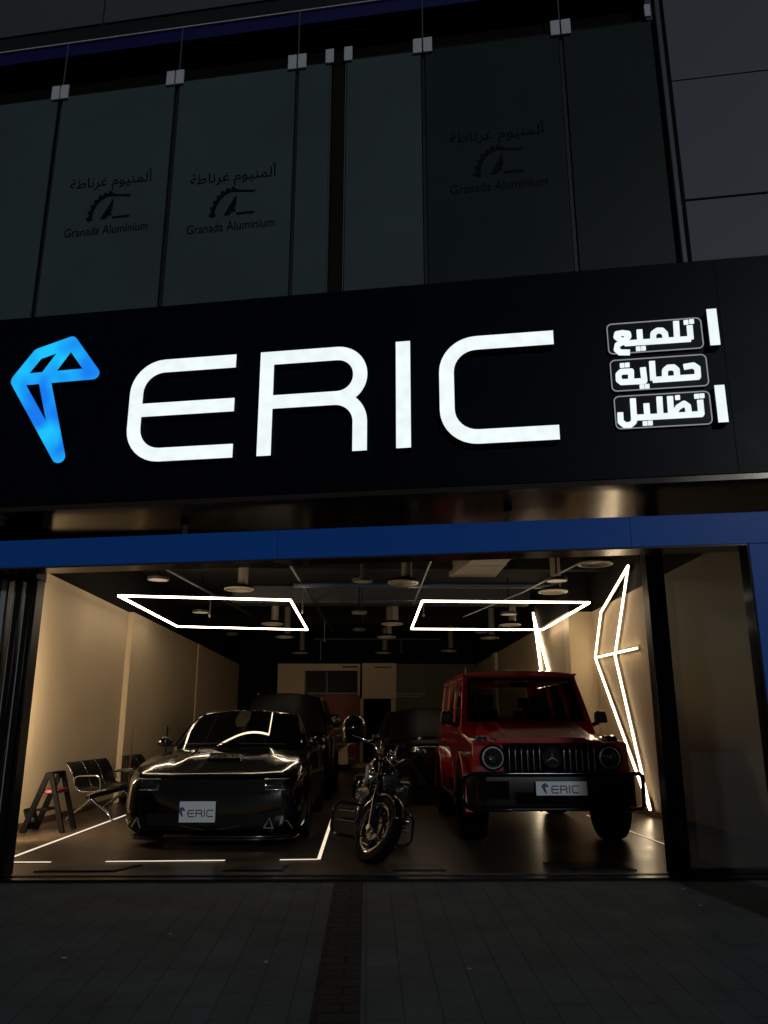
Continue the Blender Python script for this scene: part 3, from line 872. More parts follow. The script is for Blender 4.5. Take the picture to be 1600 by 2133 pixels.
o = thing('air_duct', 'broad beige sheet metal duct above the right tube rectangle', 'air duct', (1.95, 12.6, 4.0), group='air ducts')
MB().hexa([(-.15, 0, 0), (.42, 0, 0), (.42, 2.0, 0), (-.45, 2.0, 0)], [(-.15, 0, .345), (.42, 0, .345), (.42, 2.0, .345), (-.45, 2.0, .345)]).box(-.18, .44, .9, .93, -.01, .34).box(-.18, .44, .3, .33, -.01, .34).build('duct_body', 'duct_metal', o, bevel=.01)
o = thing('air_duct', 'long dark square duct crossing the ceiling behind the blue pipe', 'air duct', (-3, 17.5, 3.95), group='air ducts')
MB().box(0, 6.6, 0, .5, 0, .38).build('duct_body', 'duct_dark', o, bevel=.01)
for i in range(6): MB().box(.6 + i * 1.1, .64 + i * 1.1, -.012, .512, -.012, .39).build('flange', 'duct_dark', o)
for i, y in enumerate((11.3, 14.3, 18.8, 22.3)):
    o = thing('ceiling_beam', 'dark crosswise ceiling beam, %s from the front' % ('first', 'second', 'third', 'fourth')[i], 'ceiling beam', (0, y, 4.05), group='ceiling beams')
    MB().box(-4.55, 3.86 if y > 15.3 else 4.33, 0, .22, .04, .299).build('beam', 'ceiling_dark', o, bevel=.005)

# ================================================================== VEHICLES
def wheel(parent, c, r, w, rim_r, side, tyre_m='rubber', rim_m='alloy_dark', spokes=5, twin=True, axis_m=None, name='wheel'):
    """tyre mesh with a rim child; axle along x, outer face towards side"""
    c = Vector(c)
    m = MB()
    h = w / 2
    prof = [(rim_r, -h * .82), (rim_r + .02, -h * .95), (r * .90, -h), (r * .965, -h * .88), (r, -h * .62), (r, h * .62), (r * .965, h * .88), (r * .90, h), (rim_r + .02, h * .95), (rim_r, h * .82)]
    m.lathe(prof, (0, 0, 0), 'x', 44)
    for gx in (-.45, -.15, .15, .45):
        m.lathe([(r + .0005, h * (gx - .05)), (r + .005, h * (gx - .04)), (r + .005, h * (gx + .09)), (r + .0005, h * (gx + .1))], (0, 0, 0), 'x', 44)
    if axis_m: m.transform(axis_m)
    t = m.build(name, tyre_m, parent, smooth=35, loc=None if axis_m else c)
    k = MB()
    k.lathe([(rim_r - .03, -h * .8), (rim_r - .002, -h * .8), (rim_r - .002, h * .84 * 1), (rim_r - .03, h * .84)], (0, 0, 0), 'x', 40)
    fx = side * h * .62
    k.lathe([(.001, fx - .03), (.055, fx - .03), (.055, fx + .015), (.001, fx + .015)], (0, 0, 0), 'x', 18)
    for i in range(spokes):
        a0 = 2 * pi * i / spokes + .3
        for da in ((-.16, .16) if twin else (0,)):
            a, b = a0 + da * .4, a0 + da
            p = Vector((fx, .04 * cos(a), .04 * sin(a))); q = Vector((fx, (rim_r - .01) * cos(b), (rim_r - .01) * sin(b)))
            k.tube([p, q], [.022 if twin else .028, .014 if twin else .02], 5)
    if axis_m: k.transform(axis_m)
    k.build('rim', rim_m, t, smooth=35)
    return t

def sm(t): t = max(0, min(1, t)); return t * t * (3 - 2 * t)
def interp(y, tab):
    for (a, va), (b, vb) in zip(tab, tab[1:]):
        if y <= b: return va + (vb - va) * sm((y - a) / (b - a)) if y > a else va
    return tab[-1][1]
def lin(y, tab):
    for (a, va), (b, vb) in zip(tab, tab[1:]):
        if y <= b: return va + (vb - va) * ((y - a) / (b - a)) if y > a else va
    return tab[-1][1]

def car_body(root, d, paint):
    """lofted body shell with wheel arches; local frame: nose at y=0 looking to -y"""
    ys = [0, .02, .06, .12, .2, .3, .42, .55, .7, .85, 1.0, 1.15, 1.3, 1.45, 1.6, 1.8, 2.1, 2.6, 3.1, 3.6, 4.0, 4.3, 4.6, 4.85, 5.0, 5.1, 5.15]
    ys = [y * d['L'] / 5.15 for y in ys]
    m = MB()
    rows = []
    for y in ys:
        w, zb, zs, zt = lin(y, d['w']), lin(y, d['zb']), lin(y, d['zs']), lin(y, d['zt'])
        zm = zb + .48 * (zs - zb)
        half = [(0, zb), (.6 * w, zb), (.88 * w, zb + .012), (.97 * w, zb + .07), (.985 * w, zb + .16), (w, zm), (.985 * w, zs - .13), (.962 * w, zs - .05), (.925 * w, zs - .008)]
        for fx in (.84, .74, .62, .54, .47, .40, .28, .14, 0):
            z = zs + (zt - zs) * (1 - (fx / .925) ** 2.6)
            dome = d['dome'] * sm((.56 - fx) / .12) * sm((y - .25) / .5) * (1 - sm((y - 1.5) / .4))
            half.append((fx * w, z + dome))
        ring = [(x, y, z) for x, z in half] + [(-x, y, z) for x, z in half[-2:0:-1]]
        rows.append(ring)
    V = m.grid(rows, closed_u=True)
    m.bm.faces.new(V[0][::-1]); m.bm.faces.new(V[-1])
    b = m.build('body', paint, root, smooth=38)
    cs = []
    for yy in d['axles']:
        for sx in (-1, 1):
            c = MB().cyl((sx * (d['hw'] - .34), yy, d['wr']), (sx * (d['hw'] + .3), yy, d['wr']), d['wr'] + .055, n=40)
            cs.append(c.build('cutter', paint))
    cut(b, cs)
    for p in b.data.polygons: p.use_smooth = True
    b.data.set_sharp_from_angle(angle=R(38))
    for yy in d['axles']:
        MB().cyl((-d['hw'] + .2, yy, d['wr']), (d['hw'] - .2, yy, d['wr']), .04, n=12).build('axle', 'matt_black', root, smooth=60)
    return b

def car_cabin(root, d, paint, gm='car_glass'):
    """greenhouse: painted shell with proud glass"""
    c = d['cab']
    def bez(a, m_, b, t):
        a, m_, b = Vector(a), Vector(m_), Vector(b)
        ctl = m_ * 2 - (a + b) * .5
        return a * (1 - t) ** 2 + ctl * 2 * t * (1 - t) + b * t * t
    AB, AT, CT, CB = c['AB'], c['AT'], c['CT'], c['CB']
    mx = lambda p: (-p[0], p[1], p[2])
    N = 14
    wb = [bez(mx(AB), c['wb'], AB, i / N) for i in range(N + 1)]
    wt = [bez(mx(AT), c['wt'], AT, i / N) for i in range(N + 1)]
    rt = [bez(mx(CT), c['rt'], CT, i / N) for i in range(N + 1)]
    rb = [bez(mx(CB), c['rb'], CB, i / N) for i in range(N + 1)]
    def patch(a, b, M_, bulge, ax):
        return [[p.lerp(q, v / M_) + Vector(ax) * bulge * 4 * (v / M_) * (1 - v / M_) for p, q in zip(a, b)] for v in range(M_ + 1)]
    side_b = [Vector(AB).lerp(Vector(CB), i / 10) for i in range(11)]
    side_t = [bez(AT, ((AT[0] + CT[0]) / 2 + .03, (AT[1] + CT[1]) / 2, max(AT[2], CT[2]) + .035), CT, i / 10) for i in range(11)]
    mir = lambda rows: [[Vector((-p.x, p.y, p.z)) for p in r] for r in rows]
    PW = patch(wb, wt, 8, d.get('wbulge', .02), (0, -.5, .8)); PR = patch(wt, rt, 10, .022, (0, 0, 1)); PB = patch(rt, rb, 8, .02, (0, .5, .8))
    PS = patch(side_b, side_t, 8, .025, (1, 0, .3))
    m = MB()
    for P_ in (PW, PR, PB, PS, mir(PS)): m.grid(P_)
    bmesh.ops.remove_doubles(m.bm, verts=m.bm.verts[:], dist=1e-4)
    sh = m.build('cabin', paint, root, smooth=32)
    def sub(rows, u0, u1, v0, v1, off, nu=16, nv=10):
        R_, C_ = len(rows) - 1, len(rows[0]) - 1
        def S(u, v):
            a, b = u * C_, v * R_
            i, j = min(int(a), C_ - 1), min(int(b), R_ - 1)
            fa, fb = a - i, b - j
            return rows[j][i].lerp(rows[j][i + 1], fa).lerp(rows[j + 1][i].lerp(rows[j + 1][i + 1], fa), fb)
        out = []
        for j in range(nv + 1):
            r = []
            for i in range(nu + 1):
                u = u0 + (u1 - u0) * i / nu; v = v0 + (v1 - v0) * j / nv
                p = S(u, v)
                n = (S(min(u + .03, 1), v) - S(max(u - .03, 0), v)).cross(S(u, min(v + .03, 1)) - S(u, max(v - .03, 0))).normalized()
                r.append(p + n * off)
            out.append(r)
        return out
    cen = Vector((0, (AB[1] + CB[1]) / 2, AB[2]))
    def glass(name, rows, *uv):
        g1 = sub(rows, *uv, .006)
        mid = g1[5][8]
        if (mid - cen).dot((g1[5][9] - g1[5][8]).cross(g1[6][8] - g1[5][8])) < 0: pass
        g_ = sub(rows, *uv, .006 if (sub(rows, *uv, .1)[5][8] - cen).length > (sub(rows, *uv, -.1)[5][8] - cen).length else -.006)
        q = MB(); q.grid(g_)
        o_ = q.build(name, gm, root, smooth=60)
        return o_
    glass('windshield', PW, .035, .965, .03, .965)
    glass('rear_window', PB, .06, .94, .04, .94)
    for P_ in (PS, mir(PS)):
        glass('side_window', P_, .07, .47, .08, .90)
        glass('side_window', P_, .50, .90, .08, .90)
    return PW

# ------------------------------------------------------------------ black sedan
o = thing('sedan', 'glossy black sedan with a white front plate and light lines mirrored in its windshield', 'car', (-1.76, 9.62, 0))
D = dict(L=5.15, hw=1.04, wr=.355, axles=(1.0, 4.1), dome=.022, wbulge=.004,
         w=[(0, .82), (.02, .89), (.06, .955), (.2, 1.02), (.5, 1.045), (1.0, 1.06), (1.6, 1.04), (3, 1.03), (4.1, 1.06), (4.9, 1.0), (5.15, .88)],
         zb=[(0, .19), (.06, .14), (.3, .13), (1.6, .17), (4.6, .2), (5.15, .34)],
         zs=[(0, .68), (.06, .725), (.2, .79), (.5, .875), (1.0, .945), (1.7, .985), (3, 1.0), (4.4, 1.04), (5.15, .98)],
         zt=[(0, .71), (.03, .755), (.1, .785), (.3, .835), (.5, .870), (.7, .905), (.95, .948), (1.2, .99), (1.45, 1.034), (1.7, 1.055), (3, 1.06), (4.5, 1.09), (5.15, 1.03)],
         cab=dict(AB=(.89, 1.70, 1.0), AT=(.685, 2.60, 1.485), CT=(.64, 3.75, 1.475), CB=(.83, 4.68, 1.06), wb=(0, 1.47, 1.05), wt=(0, 2.42, 1.54), rt=(0, 3.85, 1.535), rb=(0, 4.72, 1.10)))
car_body(o, D, 'black_paint')
car_cabin(o, D, 'black_paint')
m = MB()
m.hexa([(-.22, .62, .87), (.22, .62, .87), (.25, 1.02, .93), (-.25, 1.02, .93)], [(-.2, .66, .945), (.2, .66, .945), (.23, 1.02, .992), (-.23, 1.02, .992)])
m.build('hood_scoop', 'black_paint', o, bevel=.012)
m = MB()
for i in range(5): m.box(-.62, .62, -.022, .03, .585 + i * .028, .597 + i * .028)
m.box(-.66, .66, -.012, .03, .575, .725)
m.build('grille', 'satin_black', o)
m = MB(); m.box(-.72, .72, -.010, .06, .235, .36)
for i in range(4): m.box(-.72, .72, -.02, .02, .25 + i * .03, .258 + i * .03)
m.build('lower_intake', 'satin_black', o)
m = MB()
pts = [(-.97, .42), (-.94, .14), (-.80, .02), (-.5, -.055), (0, -.07), (.5, -.055), (.80, .02), (.94, .14), (.97, .42)]
q = [(x, y) for x, y in pts] + [(.5, .5), (-.5, .5)]
m.prism(q, .082, .108, 'z')
m.build('front_splitter', 'gloss_black', o, bevel=.006)
m = MB(); m.tube([(-.92, .11, .122), (-.78, .002, .122), (-.5, -.045, .122), (0, -.06, .122), (.5, -.045, .122), (.78, .002, .122), (.92, .11, .122)], .006, 6)
m.build('splitter_trim', 'dark_chrome', o, smooth=60)
for sx in (-1, 1):
    fl = [(.60, -.022), (.80, .012), (.925, .10), (.985, .24), (.995, .36)]
    P = lambda z, off, k: [(sx * (x + k), y + off, z) for x, y in fl]
    m = MB()
    A, B = P(.615, -.004, .004), P(.735, .035, -.012)
    m.grid([A, P(.66, -.006, .006), P(.70, .004, .002), B])
    h = m.build('headlight', 'lamp_glass', o, smooth=50)
    MB().tube([Vector(p) + Vector((sx * .004, -.004, 0)) for p in P(.618, -.006, .006)] + [Vector(p) + Vector((sx * .004, -.004, 0)) for p in P(.733, .032, -.012)[::-1]], .0055, 6, closed=True).build('light_strip', 'lamp_ring', h, smooth=60)
    MB().tube([Vector(p) + Vector((sx * .006, -.008, 0)) for p in P(.66, -.006, .006)[:4]], .004, 6).build('light_strip', 'dark_chrome', h, smooth=60)
    MB().lathe([(.028, -.01), (.045, -.01), (.045, .02), (.028, .02)], (sx * .76, -.005, .675), 'y', 20).lathe([(.001, .0), (.026, .0), (.026, .02), (.001, .02)], (sx * .76, .0, .675), 'y', 16).build('projector', 'dark_chrome', h, smooth=50)
    cx, cz, yy = (-.83, .275, -.012) if sx < 0 else (.66, .265, -.035)
    m = MB().tube([(cx - .055, yy + (.03 if sx < 0 else 0), cz - .05), (cx + .005, yy, cz + .05), (cx + .05, yy - .005, cz - .06)], .008, 6)
    if sx > 0: m.tube([(cx - .055, yy, cz - .05), (cx + .05, yy - .005, cz - .055)], .006, 6)
    m.build('fog_light', 'lamp_ring', o, smooth=60)
    m = MB().sphere((sx * 1.06, 1.98, 1.11), .1, (1.15, .85, .68), 18, 12)
    mm = m.build('wing_mirror', 'black_paint', o, smooth=60)
    MB().tube([(sx * .92, 2.02, 1.03), (sx * 1.0, 1.99, 1.06)], [.03, .022], 8).build('mirror_arm', 'satin_black', mm, smooth=60)
    for k, yy in enumerate((1.0, 4.1)):
        wheel(o, (sx * .925, yy, .355), .355, .25, .255, sx, rim_m='alloy_gold' if k == 0 else 'alloy_dark')
    MB().box(sx * .99 - .012, sx * .99 + .03, 3.0, 3.2, .86, .885).build('door_handle', 'black_paint', o, bevel=.008)
for a_, b_2 in (((-.72, 1.70, 1.085), (-.1, 1.50, 1.10)), ((.05, 1.50, 1.10), (.66, 1.66, 1.085))): MB().tube([a_, b_2], .008, 6).build('wiper', 'satin_black', o, smooth=60)
licence_plate(o, -.145, -.035, .385, .405, .225, .0775)

# ------------------------------------------------------------------ tall black SUV behind the sedan
o = thing('suv', 'tall black SUV parked behind the black sedan', 'car', (-1.68, 14.95, 0))
D2 = dict(L=5.1, hw=1.0, wr=.40, axles=(.95, 3.95), dome=.015,
          w=[(0, .82), (.06, .93), (.3, .98), (1.0, 1.0), (4.4, .99), (5.1, .92)],
          zb=[(0, .36), (.3, .30), (4.6, .32), (5.1, .42)],
          zs=[(0, .98), (.1, 1.06), (.5, 1.12), (1.6, 1.18), (4.6, 1.22), (5.1, 1.15)],
          zt=[(0, 1.0), (.06, 1.07), (.3, 1.16), (1.2, 1.22), (1.6, 1.24), (4.6, 1.26), (5.1, 1.2)],
          cab=dict(AB=(.90, 1.45, 1.19), AT=(.70, 2.05, 1.90), CT=(.69, 4.6, 1.88), CB=(.88, 4.95, 1.22), wb=(0, 1.15, 1.24), wt=(0, 1.92, 1.985), rt=(0, 4.65, 1.96), rb=(0, 5.0, 1.26)))
car_body(o, D2, 'black_paint')
car_cabin(o, D2, 'black_paint', 'dull_glass')
for sx in (-1, 1):
    MB().hexa([(sx * .62, -.01, .86), (sx * .93, .12, .86), (sx * .93, .2, .86), (sx * .62, .1, .86)], [(sx * .62, -.01, 1.0), (sx * .93, .12, 1.0), (sx * .93, .2, 1.0), (sx * .62, .1, 1.0)]).build('headlight', 'lamp_glass', o, bevel=.01)
    m = MB().sphere((sx * 1.05, 1.62, 1.42), .12, (.95, .75, 1.0), 16, 10)
    mm = m.build('wing_mirror', 'black_paint', o, smooth=60)
    MB().tube([(sx * .9, 1.66, 1.30), (sx * 1.0, 1.63, 1.34)], .03, 8).build('mirror_arm', 'satin_black', mm, smooth=60)
    for yy in (.95, 3.95): wheel(o, (sx * .88, yy, .40), .40, .28, .27, sx)
    MB().tube([(sx * .62, 2.3, 1.985), (sx * .62, 4.3, 1.99)], .018, 6).tube([(sx * .62, 2.4, 1.93), (sx * .62, 2.4, 1.985)], .015, 6).build('roof_rail', 'satin_black', o, smooth=60)
m = MB()
for i in range(5): m.box(-.55, .55, -.02, .04, .66 + i * .06, .685 + i * .06)
m.build('grille', 'dark_chrome', o)

# ------------------------------------------------------------------ dark car between motorcycle and red off-roader
o = thing('parked_car', 'unlit black car in the shadow between the motorcycle and the red off-roader', 'car', (1.20, 14.6, 0), (0, 0, R(2)))
D3 = dict(L=4.7, hw=.93, wr=.36, axles=(.9, 3.7), dome=.01,
          w=[(0, .70), (.06, .82), (.3, .90), (1.0, .93), (4.2, .92), (4.7, .82)],
          zb=[(0, .30), (.3, .24), (4.2, .26), (4.7, .36)],
          zs=[(0, .86), (.1, .92), (.5, .98), (1.5, 1.02), (4.2, 1.06), (4.7, 1.0)],
          zt=[(0, .90), (.06, .97), (.3, 1.03), (1.2, 1.10), (1.6, 1.12), (4.2, 1.14), (4.7, 1.08)],
          cab=dict(AB=(.84, 1.35, 1.04), AT=(.64, 2.0, 1.60), CT=(.62, 3.7, 1.58), CB=(.82, 4.4, 1.10), wb=(0, 1.1, 1.11), wt=(0, 1.88, 1.67), rt=(0, 3.75, 1.65), rb=(0, 4.45, 1.14)))
car_body(o, D3, 'black_paint')
car_cabin(o, D3, 'black_paint', 'dull_glass')
for sx in (-1, 1):
    MB().hexa([(sx * .5, -.01, .72), (sx * .84, .14, .72), (sx * .84, .2, .72), (sx * .5, .1, .72)], [(sx * .5, .01, .83), (sx * .84, .16, .83), (sx * .84, .22, .83), (sx * .5, .12, .83)]).build('headlight', 'lamp_glass', o, bevel=.008)
    MB().sphere((sx * .98, 1.5, 1.12), .09, (1.1, .8, .75), 14, 10).build('wing_mirror', 'black_paint', o, smooth=60)
    for yy in (.9, 3.7): wheel(o, (sx * .81, yy, .36), .36, .24, .25, sx)

# ------------------------------------------------------------------ red boxy off-roader
o = thing('off_roader', 'dark red boxy off-road wagon with round headlights and a black front bumper', 'car', (2.12, 9.40, 0))
AX = (.90, 3.86); WR = .435
m = MB()
m.prism([(.30, .60), (4.78, .60), (4.80, .90), (4.78, 1.25), (1.45, 1.235), (.24, 1.135), (.20, 1.10), (.20, .75)], -.905, .905, 'x')
body = m.build('body', 'red_paint', o)
cs = []
for yy in AX:
    for sx in (-1, 1):
        cs.append(MB().cyl((sx * .55, yy, WR), (sx * 1.2, yy, WR), WR + .075, n=40).build('cutter', 'red_paint'))
cut(body, cs)
b_ = body.modifiers.new('bevel', 'BEVEL'); b_.width = .022; b_.segments = 3; b_.limit_method = 'ANGLE'; b_.angle_limit = R(45)
for p in body.data.polygons: p.use_smooth = True
body.data.set_sharp_from_angle(angle=R(40))
# hood: raised centre, falling to the fender tops
rows = []
for t in range(9):
    y = .235 + (1.47 - .235) * t / 8
    z = 1.165 + .205 * sm(t / 8 * .55 + .12 * (t > 0)) / sm(.67)
    k = 1 - .06 * (1 - t / 8)
    rows.append([(-.70, y, 1.12 + .115 * t / 8), (-.665 * k, y, z - .045), (-.63 * k, y, z - .012), (-.48 * k, y, z), (-.44 * k, y, z + .022), (0, y, z + .03), (.44 * k, y, z + .022), (.48 * k, y, z), (.63 * k, y, z - .012), (.665 * k, y, z - .045), (.70, y, 1.12 + .115 * t / 8)])
m = MB(); V = m.grid(rows); m.bm.faces.new(V[0]); 
m.build('hood', 'red_paint', o, smooth=24)
# cabin
bz, tz = 1.20, 2.03
CB_ = [(-.895, 1.43, bz), (.895, 1.43, bz), (.895, 4.77, bz), (-.895, 4.77, bz)]
CT_ = [(-.785, 2.0, tz), (.785, 2.0, tz), (.785, 4.70, tz), (-.785, 4.70, tz)]
rows = []
for t in range(9):
    y = 1.93 + (4.74 - 1.93) * t / 8
    c = .055 * (1 - (2 * t / 8 - 1) ** 4) + .05
    rows.append([(x, y, tz - .012 + c * (1 - (abs(x) / .80) ** 3)) for x in (-.80, -.70, -.5, -.25, 0, .25, .5, .70, .80)])
m = MB(); V = m.grid(rows)
V2 = m.grid([[(p[0], p[1], tz - .03) for p in r] for r in (rows[0], rows[-1])])
for a, b in ((0, 0), (-1, 1)):
    for i in range(8): m.bm.faces.new((V[a][i], V[a][i + 1], V2[b][i + 1], V2[b][i]))
for i in (0, 8):
    m.bm.faces.new([V[t][i] for t in range(9)] + [V2[1][i], V2[0][i]])
m.build('roof', 'red_paint', o, smooth=35)
def facept(b0, b1, t0, t1, u, v, off):
    b0, b1, t0, t1 = map(Vector, (b0, b1, t0, t1))
    p = b0.lerp(b1, u).lerp(t0.lerp(t1, u), v)
    n = (b1 - b0).cross(t0 - b0).normalized()
    return p + n * off
def pane(name, b0, b1, t0, t1, u0, u1, v0, v1, mt, off=.004, th=.01, parent=o, bev=.0):
    q = [facept(b0, b1, t0, t1, u, v, off) for u, v in ((u0, v0), (u1, v0), (u1, v1), (u0, v1))]
    r = [facept(b0, b1, t0, t1, u, v, off - th) for u, v in ((u0, v0), (u1, v0), (u1, v1), (u0, v1))]
    return MB().hexa(r, q).build(name, mt, parent, bevel=bev)
FACES = [(CB_[0], CB_[1], CT_[0], CT_[1]), (CB_[1], CB_[2], CT_[1], CT_[2]), (CB_[2], CB_[3], CT_[2], CT_[3]), (CB_[3], CB_[0], CT_[3], CT_[0])]
def strip(mb, F_, u0, u1, v0, v1, off=0.0, th=.05):
    q = [facept(*F_, u, v, off) for u, v in ((u0, v0), (u1, v0), (u1, v1), (u0, v1))]
    r = [facept(*F_, u, v, off - th) for u, v in ((u0, v0), (u1, v0), (u1, v1), (u0, v1))]
    return mb.hexa(r, q)
m = MB()
for (u0, u1, v0, v1) in ((0, .05, .22, 1), (.95, 1, .22, 1), (.05, .95, .93, 1), (0, 1, 0, .22)): strip(m, FACES[0], u0, u1, v0, v1)
for k in (1, 3):
    for (u0, u1) in ((.0, .05), (.30, .34), (.62, .66), (.95, 1.0)):
        if k == 3: u0, u1 = 1 - u1, 1 - u0
        strip(m, FACES[k], u0, u1, .16, .90, .001)
    strip(m, FACES[k], 0, 1, 0, .16, .001); strip(m, FACES[k], 0, 1, .90, 1, .001)
for (u0, u1, v0, v1) in ((0, .10, .1, .92), (.90, 1, .1, .92), (0, 1, .92, 1), (0, 1, 0, .1)): strip(m, FACES[2], u0, u1, v0, v1, .0015)
m.build('cabin', 'red_paint', o, bevel=.012)
m = MB()
for (u0, u1, v0, v1) in ((.047, .065, .225, .93), (.935, .953, .225, .93), (.065, .935, .90, .93), (.065, .935, .225, .25)): strip(m, FACES[0], u0, u1, v0, v1, .004, .02)
m.build('windshield_frame', 'gloss_black', o)
pane('windshield', *FACES[0], .06, .94, .235, .915, 'car_tint', .002, .006)
pane('rear_window', *FACES[2], .11, .89, .11, .91, 'car_tint_dark', .0, .006)
for k in (1, 3):
    for (u0, u1) in ((.05, .30), (.34, .62), (.66, .95)):
        if k == 3: u0, u1 = 1 - u1, 1 - u0
        pane('side_window', *FACES[k], u0, u1, .165, .895, 'car_tint_dark', -.012, .006)
m = MB().hexa([(-.74, 1.72, 1.24), (.74, 1.72, 1.24), (.74, 2.1, 1.24), (-.74, 2.1, 1.24)], [(-.72, 1.80, 1.36), (.72, 1.80, 1.36), (.72, 2.1, 1.38), (-.72, 2.1, 1.38)])
m.build('dashboard', 'satin_black', o, bevel=.03)
m = MB().tube([(.40 + .18 * cos(2 * pi * k / 24), 2.16 + .06 * sin(2 * pi * k / 24), 1.40 + .17 * sin(2 * pi * k / 24)) for k in range(24)], .016, 8, closed=True).tube([(.24, 2.16, 1.40), (.56, 2.16, 1.40)], .016, 8)
m.build('steering_wheel', 'satin_black', o, smooth=60)
for x, y in ((-.40, 2.55), (.40, 2.55), (-.42, 3.6), (.42, 3.6)):
    MB().hexa([(x - .24, y, 1.24), (x + .24, y, 1.24), (x + .24, y + .12, 1.24), (x - .24, y + .12, 1.24)], [(x - .19, y + .10, 1.56), (x + .19, y + .10, 1.56), (x + .19, y + .19, 1.56), (x - .19, y + .19, 1.56)]).box(x - .13, x + .13, y + .10, y + .19, 1.60, 1.76).box(x - .05, x + .05, y + .13, y + .15, 1.55, 1.61).build('seat', 'satin_black', o, bevel=.035, seg=3)
MB().box(-.12, .12, 2.06, 2.08, 1.86, 1.92).box(-.01, .01, 2.05, 2.07, 1.9, 2.0).build('rear_view_mirror', 'satin_black', o, bevel=.008)
# front face
m = MB(); m.box(-.545, .545, .165, .24, .80, 1.125)
gr = m.build('grille', 'matt_black', o)
xs = [-.49 + .98 * i / 14 for i in range(15)]
for i, x in enumerate(xs):
    if abs(x) < .10: continue
    q = MB().tube([(x, .128, .825), (x, .140, 1.03), (x, .152, 1.09), (x, .168, 1.108)], [.0125, .0125, .0115, .010], 12)
    q.build('grille_bar', 'dark_chrome', gr, smooth=60)
e = MB()
e.lathe([(.098, -.012), (.112, -.012), (.112, .012), (.098, .012)], (0, .118, .968), 'y', 36)
e.lathe([(.001, .004), (.098, .004), (.098, .012), (.001, .012)], (0, .118, .968), 'y', 30)
emb = e.build('badge_ring', 'bar_metal', gr, smooth=40)
m = MB()
for a in (90, 210, 330):
    c_, s_ = cos(R(a)), sin(R(a))
    m.hexa([(-.014 * s_, .117, .968 + .014 * c_), (.1 * c_, .115, .968 + .1 * s_), (.014 * s_, .117, .968 - .014 * c_), (0, .117, .968)],
           [(-.010 * s_, .110, .968 + .010 * c_), (.096 * c_, .111, .968 + .096 * s_), (.010 * s_, .110, .968 - .010 * c_), (0, .104, .968)])
m.build('badge_star', 'chrome', gr)
for sx in (-1, 1):
    cx = sx * .675
    MB().lathe([(.001, 0), (.15, 0), (.15, .07), (.001, .07)], (cx, .172, .965), 'y', 36).build('headlight_bezel', 'matt_black', o, smooth=40)
    h = MB().lathe([(.001, -.040), (.04, -.036), (.08, -.022), (.106, 0), (.106, .02), (.001, .02)], (cx, .165, .965), 'y', 36, close=False).build('headlight', 'lamp_glass', o, smooth=50)
    MB().lathe([(.107, -.02), (.124, -.014), (.124, .012), (.107, .012)], (cx, .163, .965), 'y', 40).build('light_ring', 'lamp_ring', h, smooth=40)
    MB().lathe([(.020, -.002), (.042, -.008), (.042, .008), (.020, .008)], (cx - .03, .122, .985), 'y', 20).build('projector', 'dark_chrome', h, smooth=40)
    # pods, fenders, flares
    MB().hexa([(cx + sx * .02, .33, 1.145), (cx + sx * .17, .33, 1.145), (cx + sx * .17, .56, 1.165), (cx + sx * .02, .56, 1.165)], [(cx + sx * .035, .36, 1.205), (cx + sx * .155, .36, 1.205), (cx + sx * .155, .53, 1.215), (cx + sx * .035, .53, 1.215)]).build('turn_signal', 'lamp_glass', o, bevel=.015)
    for k, yy in enumerate(AX):
        pol = []
        for a in range(-8, 189, 7):
            pol.append((yy - (WR + .085) * cos(R(a)) * (1.02), WR + (WR + .085) * sin(R(a))))
        for a in range(188, -9, -28):
            pol.append((yy - (WR + .17) * cos(R(a)), WR + (WR + .165) * sin(R(a)) * (1.0)))
        x0, x1 = sx * .86, sx * 1.0
        MB().prism(pol, min(x0, x1), max(x0, x1), 'x').build('wheel_arch', 'red_paint', o, bevel=.02, seg=3)
        wheel(o, (sx * .845, yy, WR), WR, .31, .29, sx)
    # mirror
    mm = MB().hexa([(sx * .97, 1.66, 1.36), (sx * 1.15, 1.70, 1.36), (sx * 1.13, 1.82, 1.36), (sx * .97, 1.82, 1.36)], [(sx * .98, 1.68, 1.52), (sx * 1.12, 1.71, 1.52), (sx * 1.11, 1.81, 1.52), (sx * .98, 1.81, 1.52)]).build('wing_mirror', 'gloss_black', o, bevel=.03, seg=3)
    MB().tube([(sx * .87, 1.80, 1.31), (sx * 1.03, 1.76, 1.37)], .03, 8).build('mirror_arm', 'gloss_black', mm, smooth=60)
    MB().tube([(sx * .985, 1.5, .44), (sx * .985, 3.25, .44)], .04, 10).box(sx * .95 - .05, sx * .95 + .05, 1.5, 3.25, .455, .48).build('side_step', 'dark_chrome', o, smooth=50)
    MB().cyl((sx * .96, 1.42, .47), (sx * .96, 1.50, .46), .045, .04, n=14).build('exhaust_tip', 'chrome', o, smooth=50)
    MB().box(sx * .905 - .006, sx * .905 + .006, .35, 4.7, .985, 1.025).build('side_molding', 'gloss_black', o, bevel=.004)
    for yy in (2.35, 3.45):
        MB().box(sx * .93 - .012, sx * .93 + .012, yy, yy + .14, 1.10, 1.13).build('door_handle', 'chrome', o, bevel=.006)
    for yy in (1.52, 2.62, 3.62):
        MB().box(sx * .907 - .003, sx * .907 + .003, yy, yy + .012, .64, 1.225).build('door_gap', 'matt_black', o)
    for zz in (1.28, 1.75): MB().cyl((sx * .895 * (1 if zz < 1.5 else .93), 1.60 + (zz - 1.28) * .75, zz - .03), (sx * .895 * (1 if zz < 1.5 else .93), 1.60 + (zz - 1.28) * .75, zz + .03), .014, n=8).build('hinge', 'red_paint', o, smooth=60)
    MB().box(sx * .79 - .014, sx * .79 + .014, 1.95, 4.72, 2.018, 2.036).build('roof_gutter', 'red_paint', o, bevel=.006)
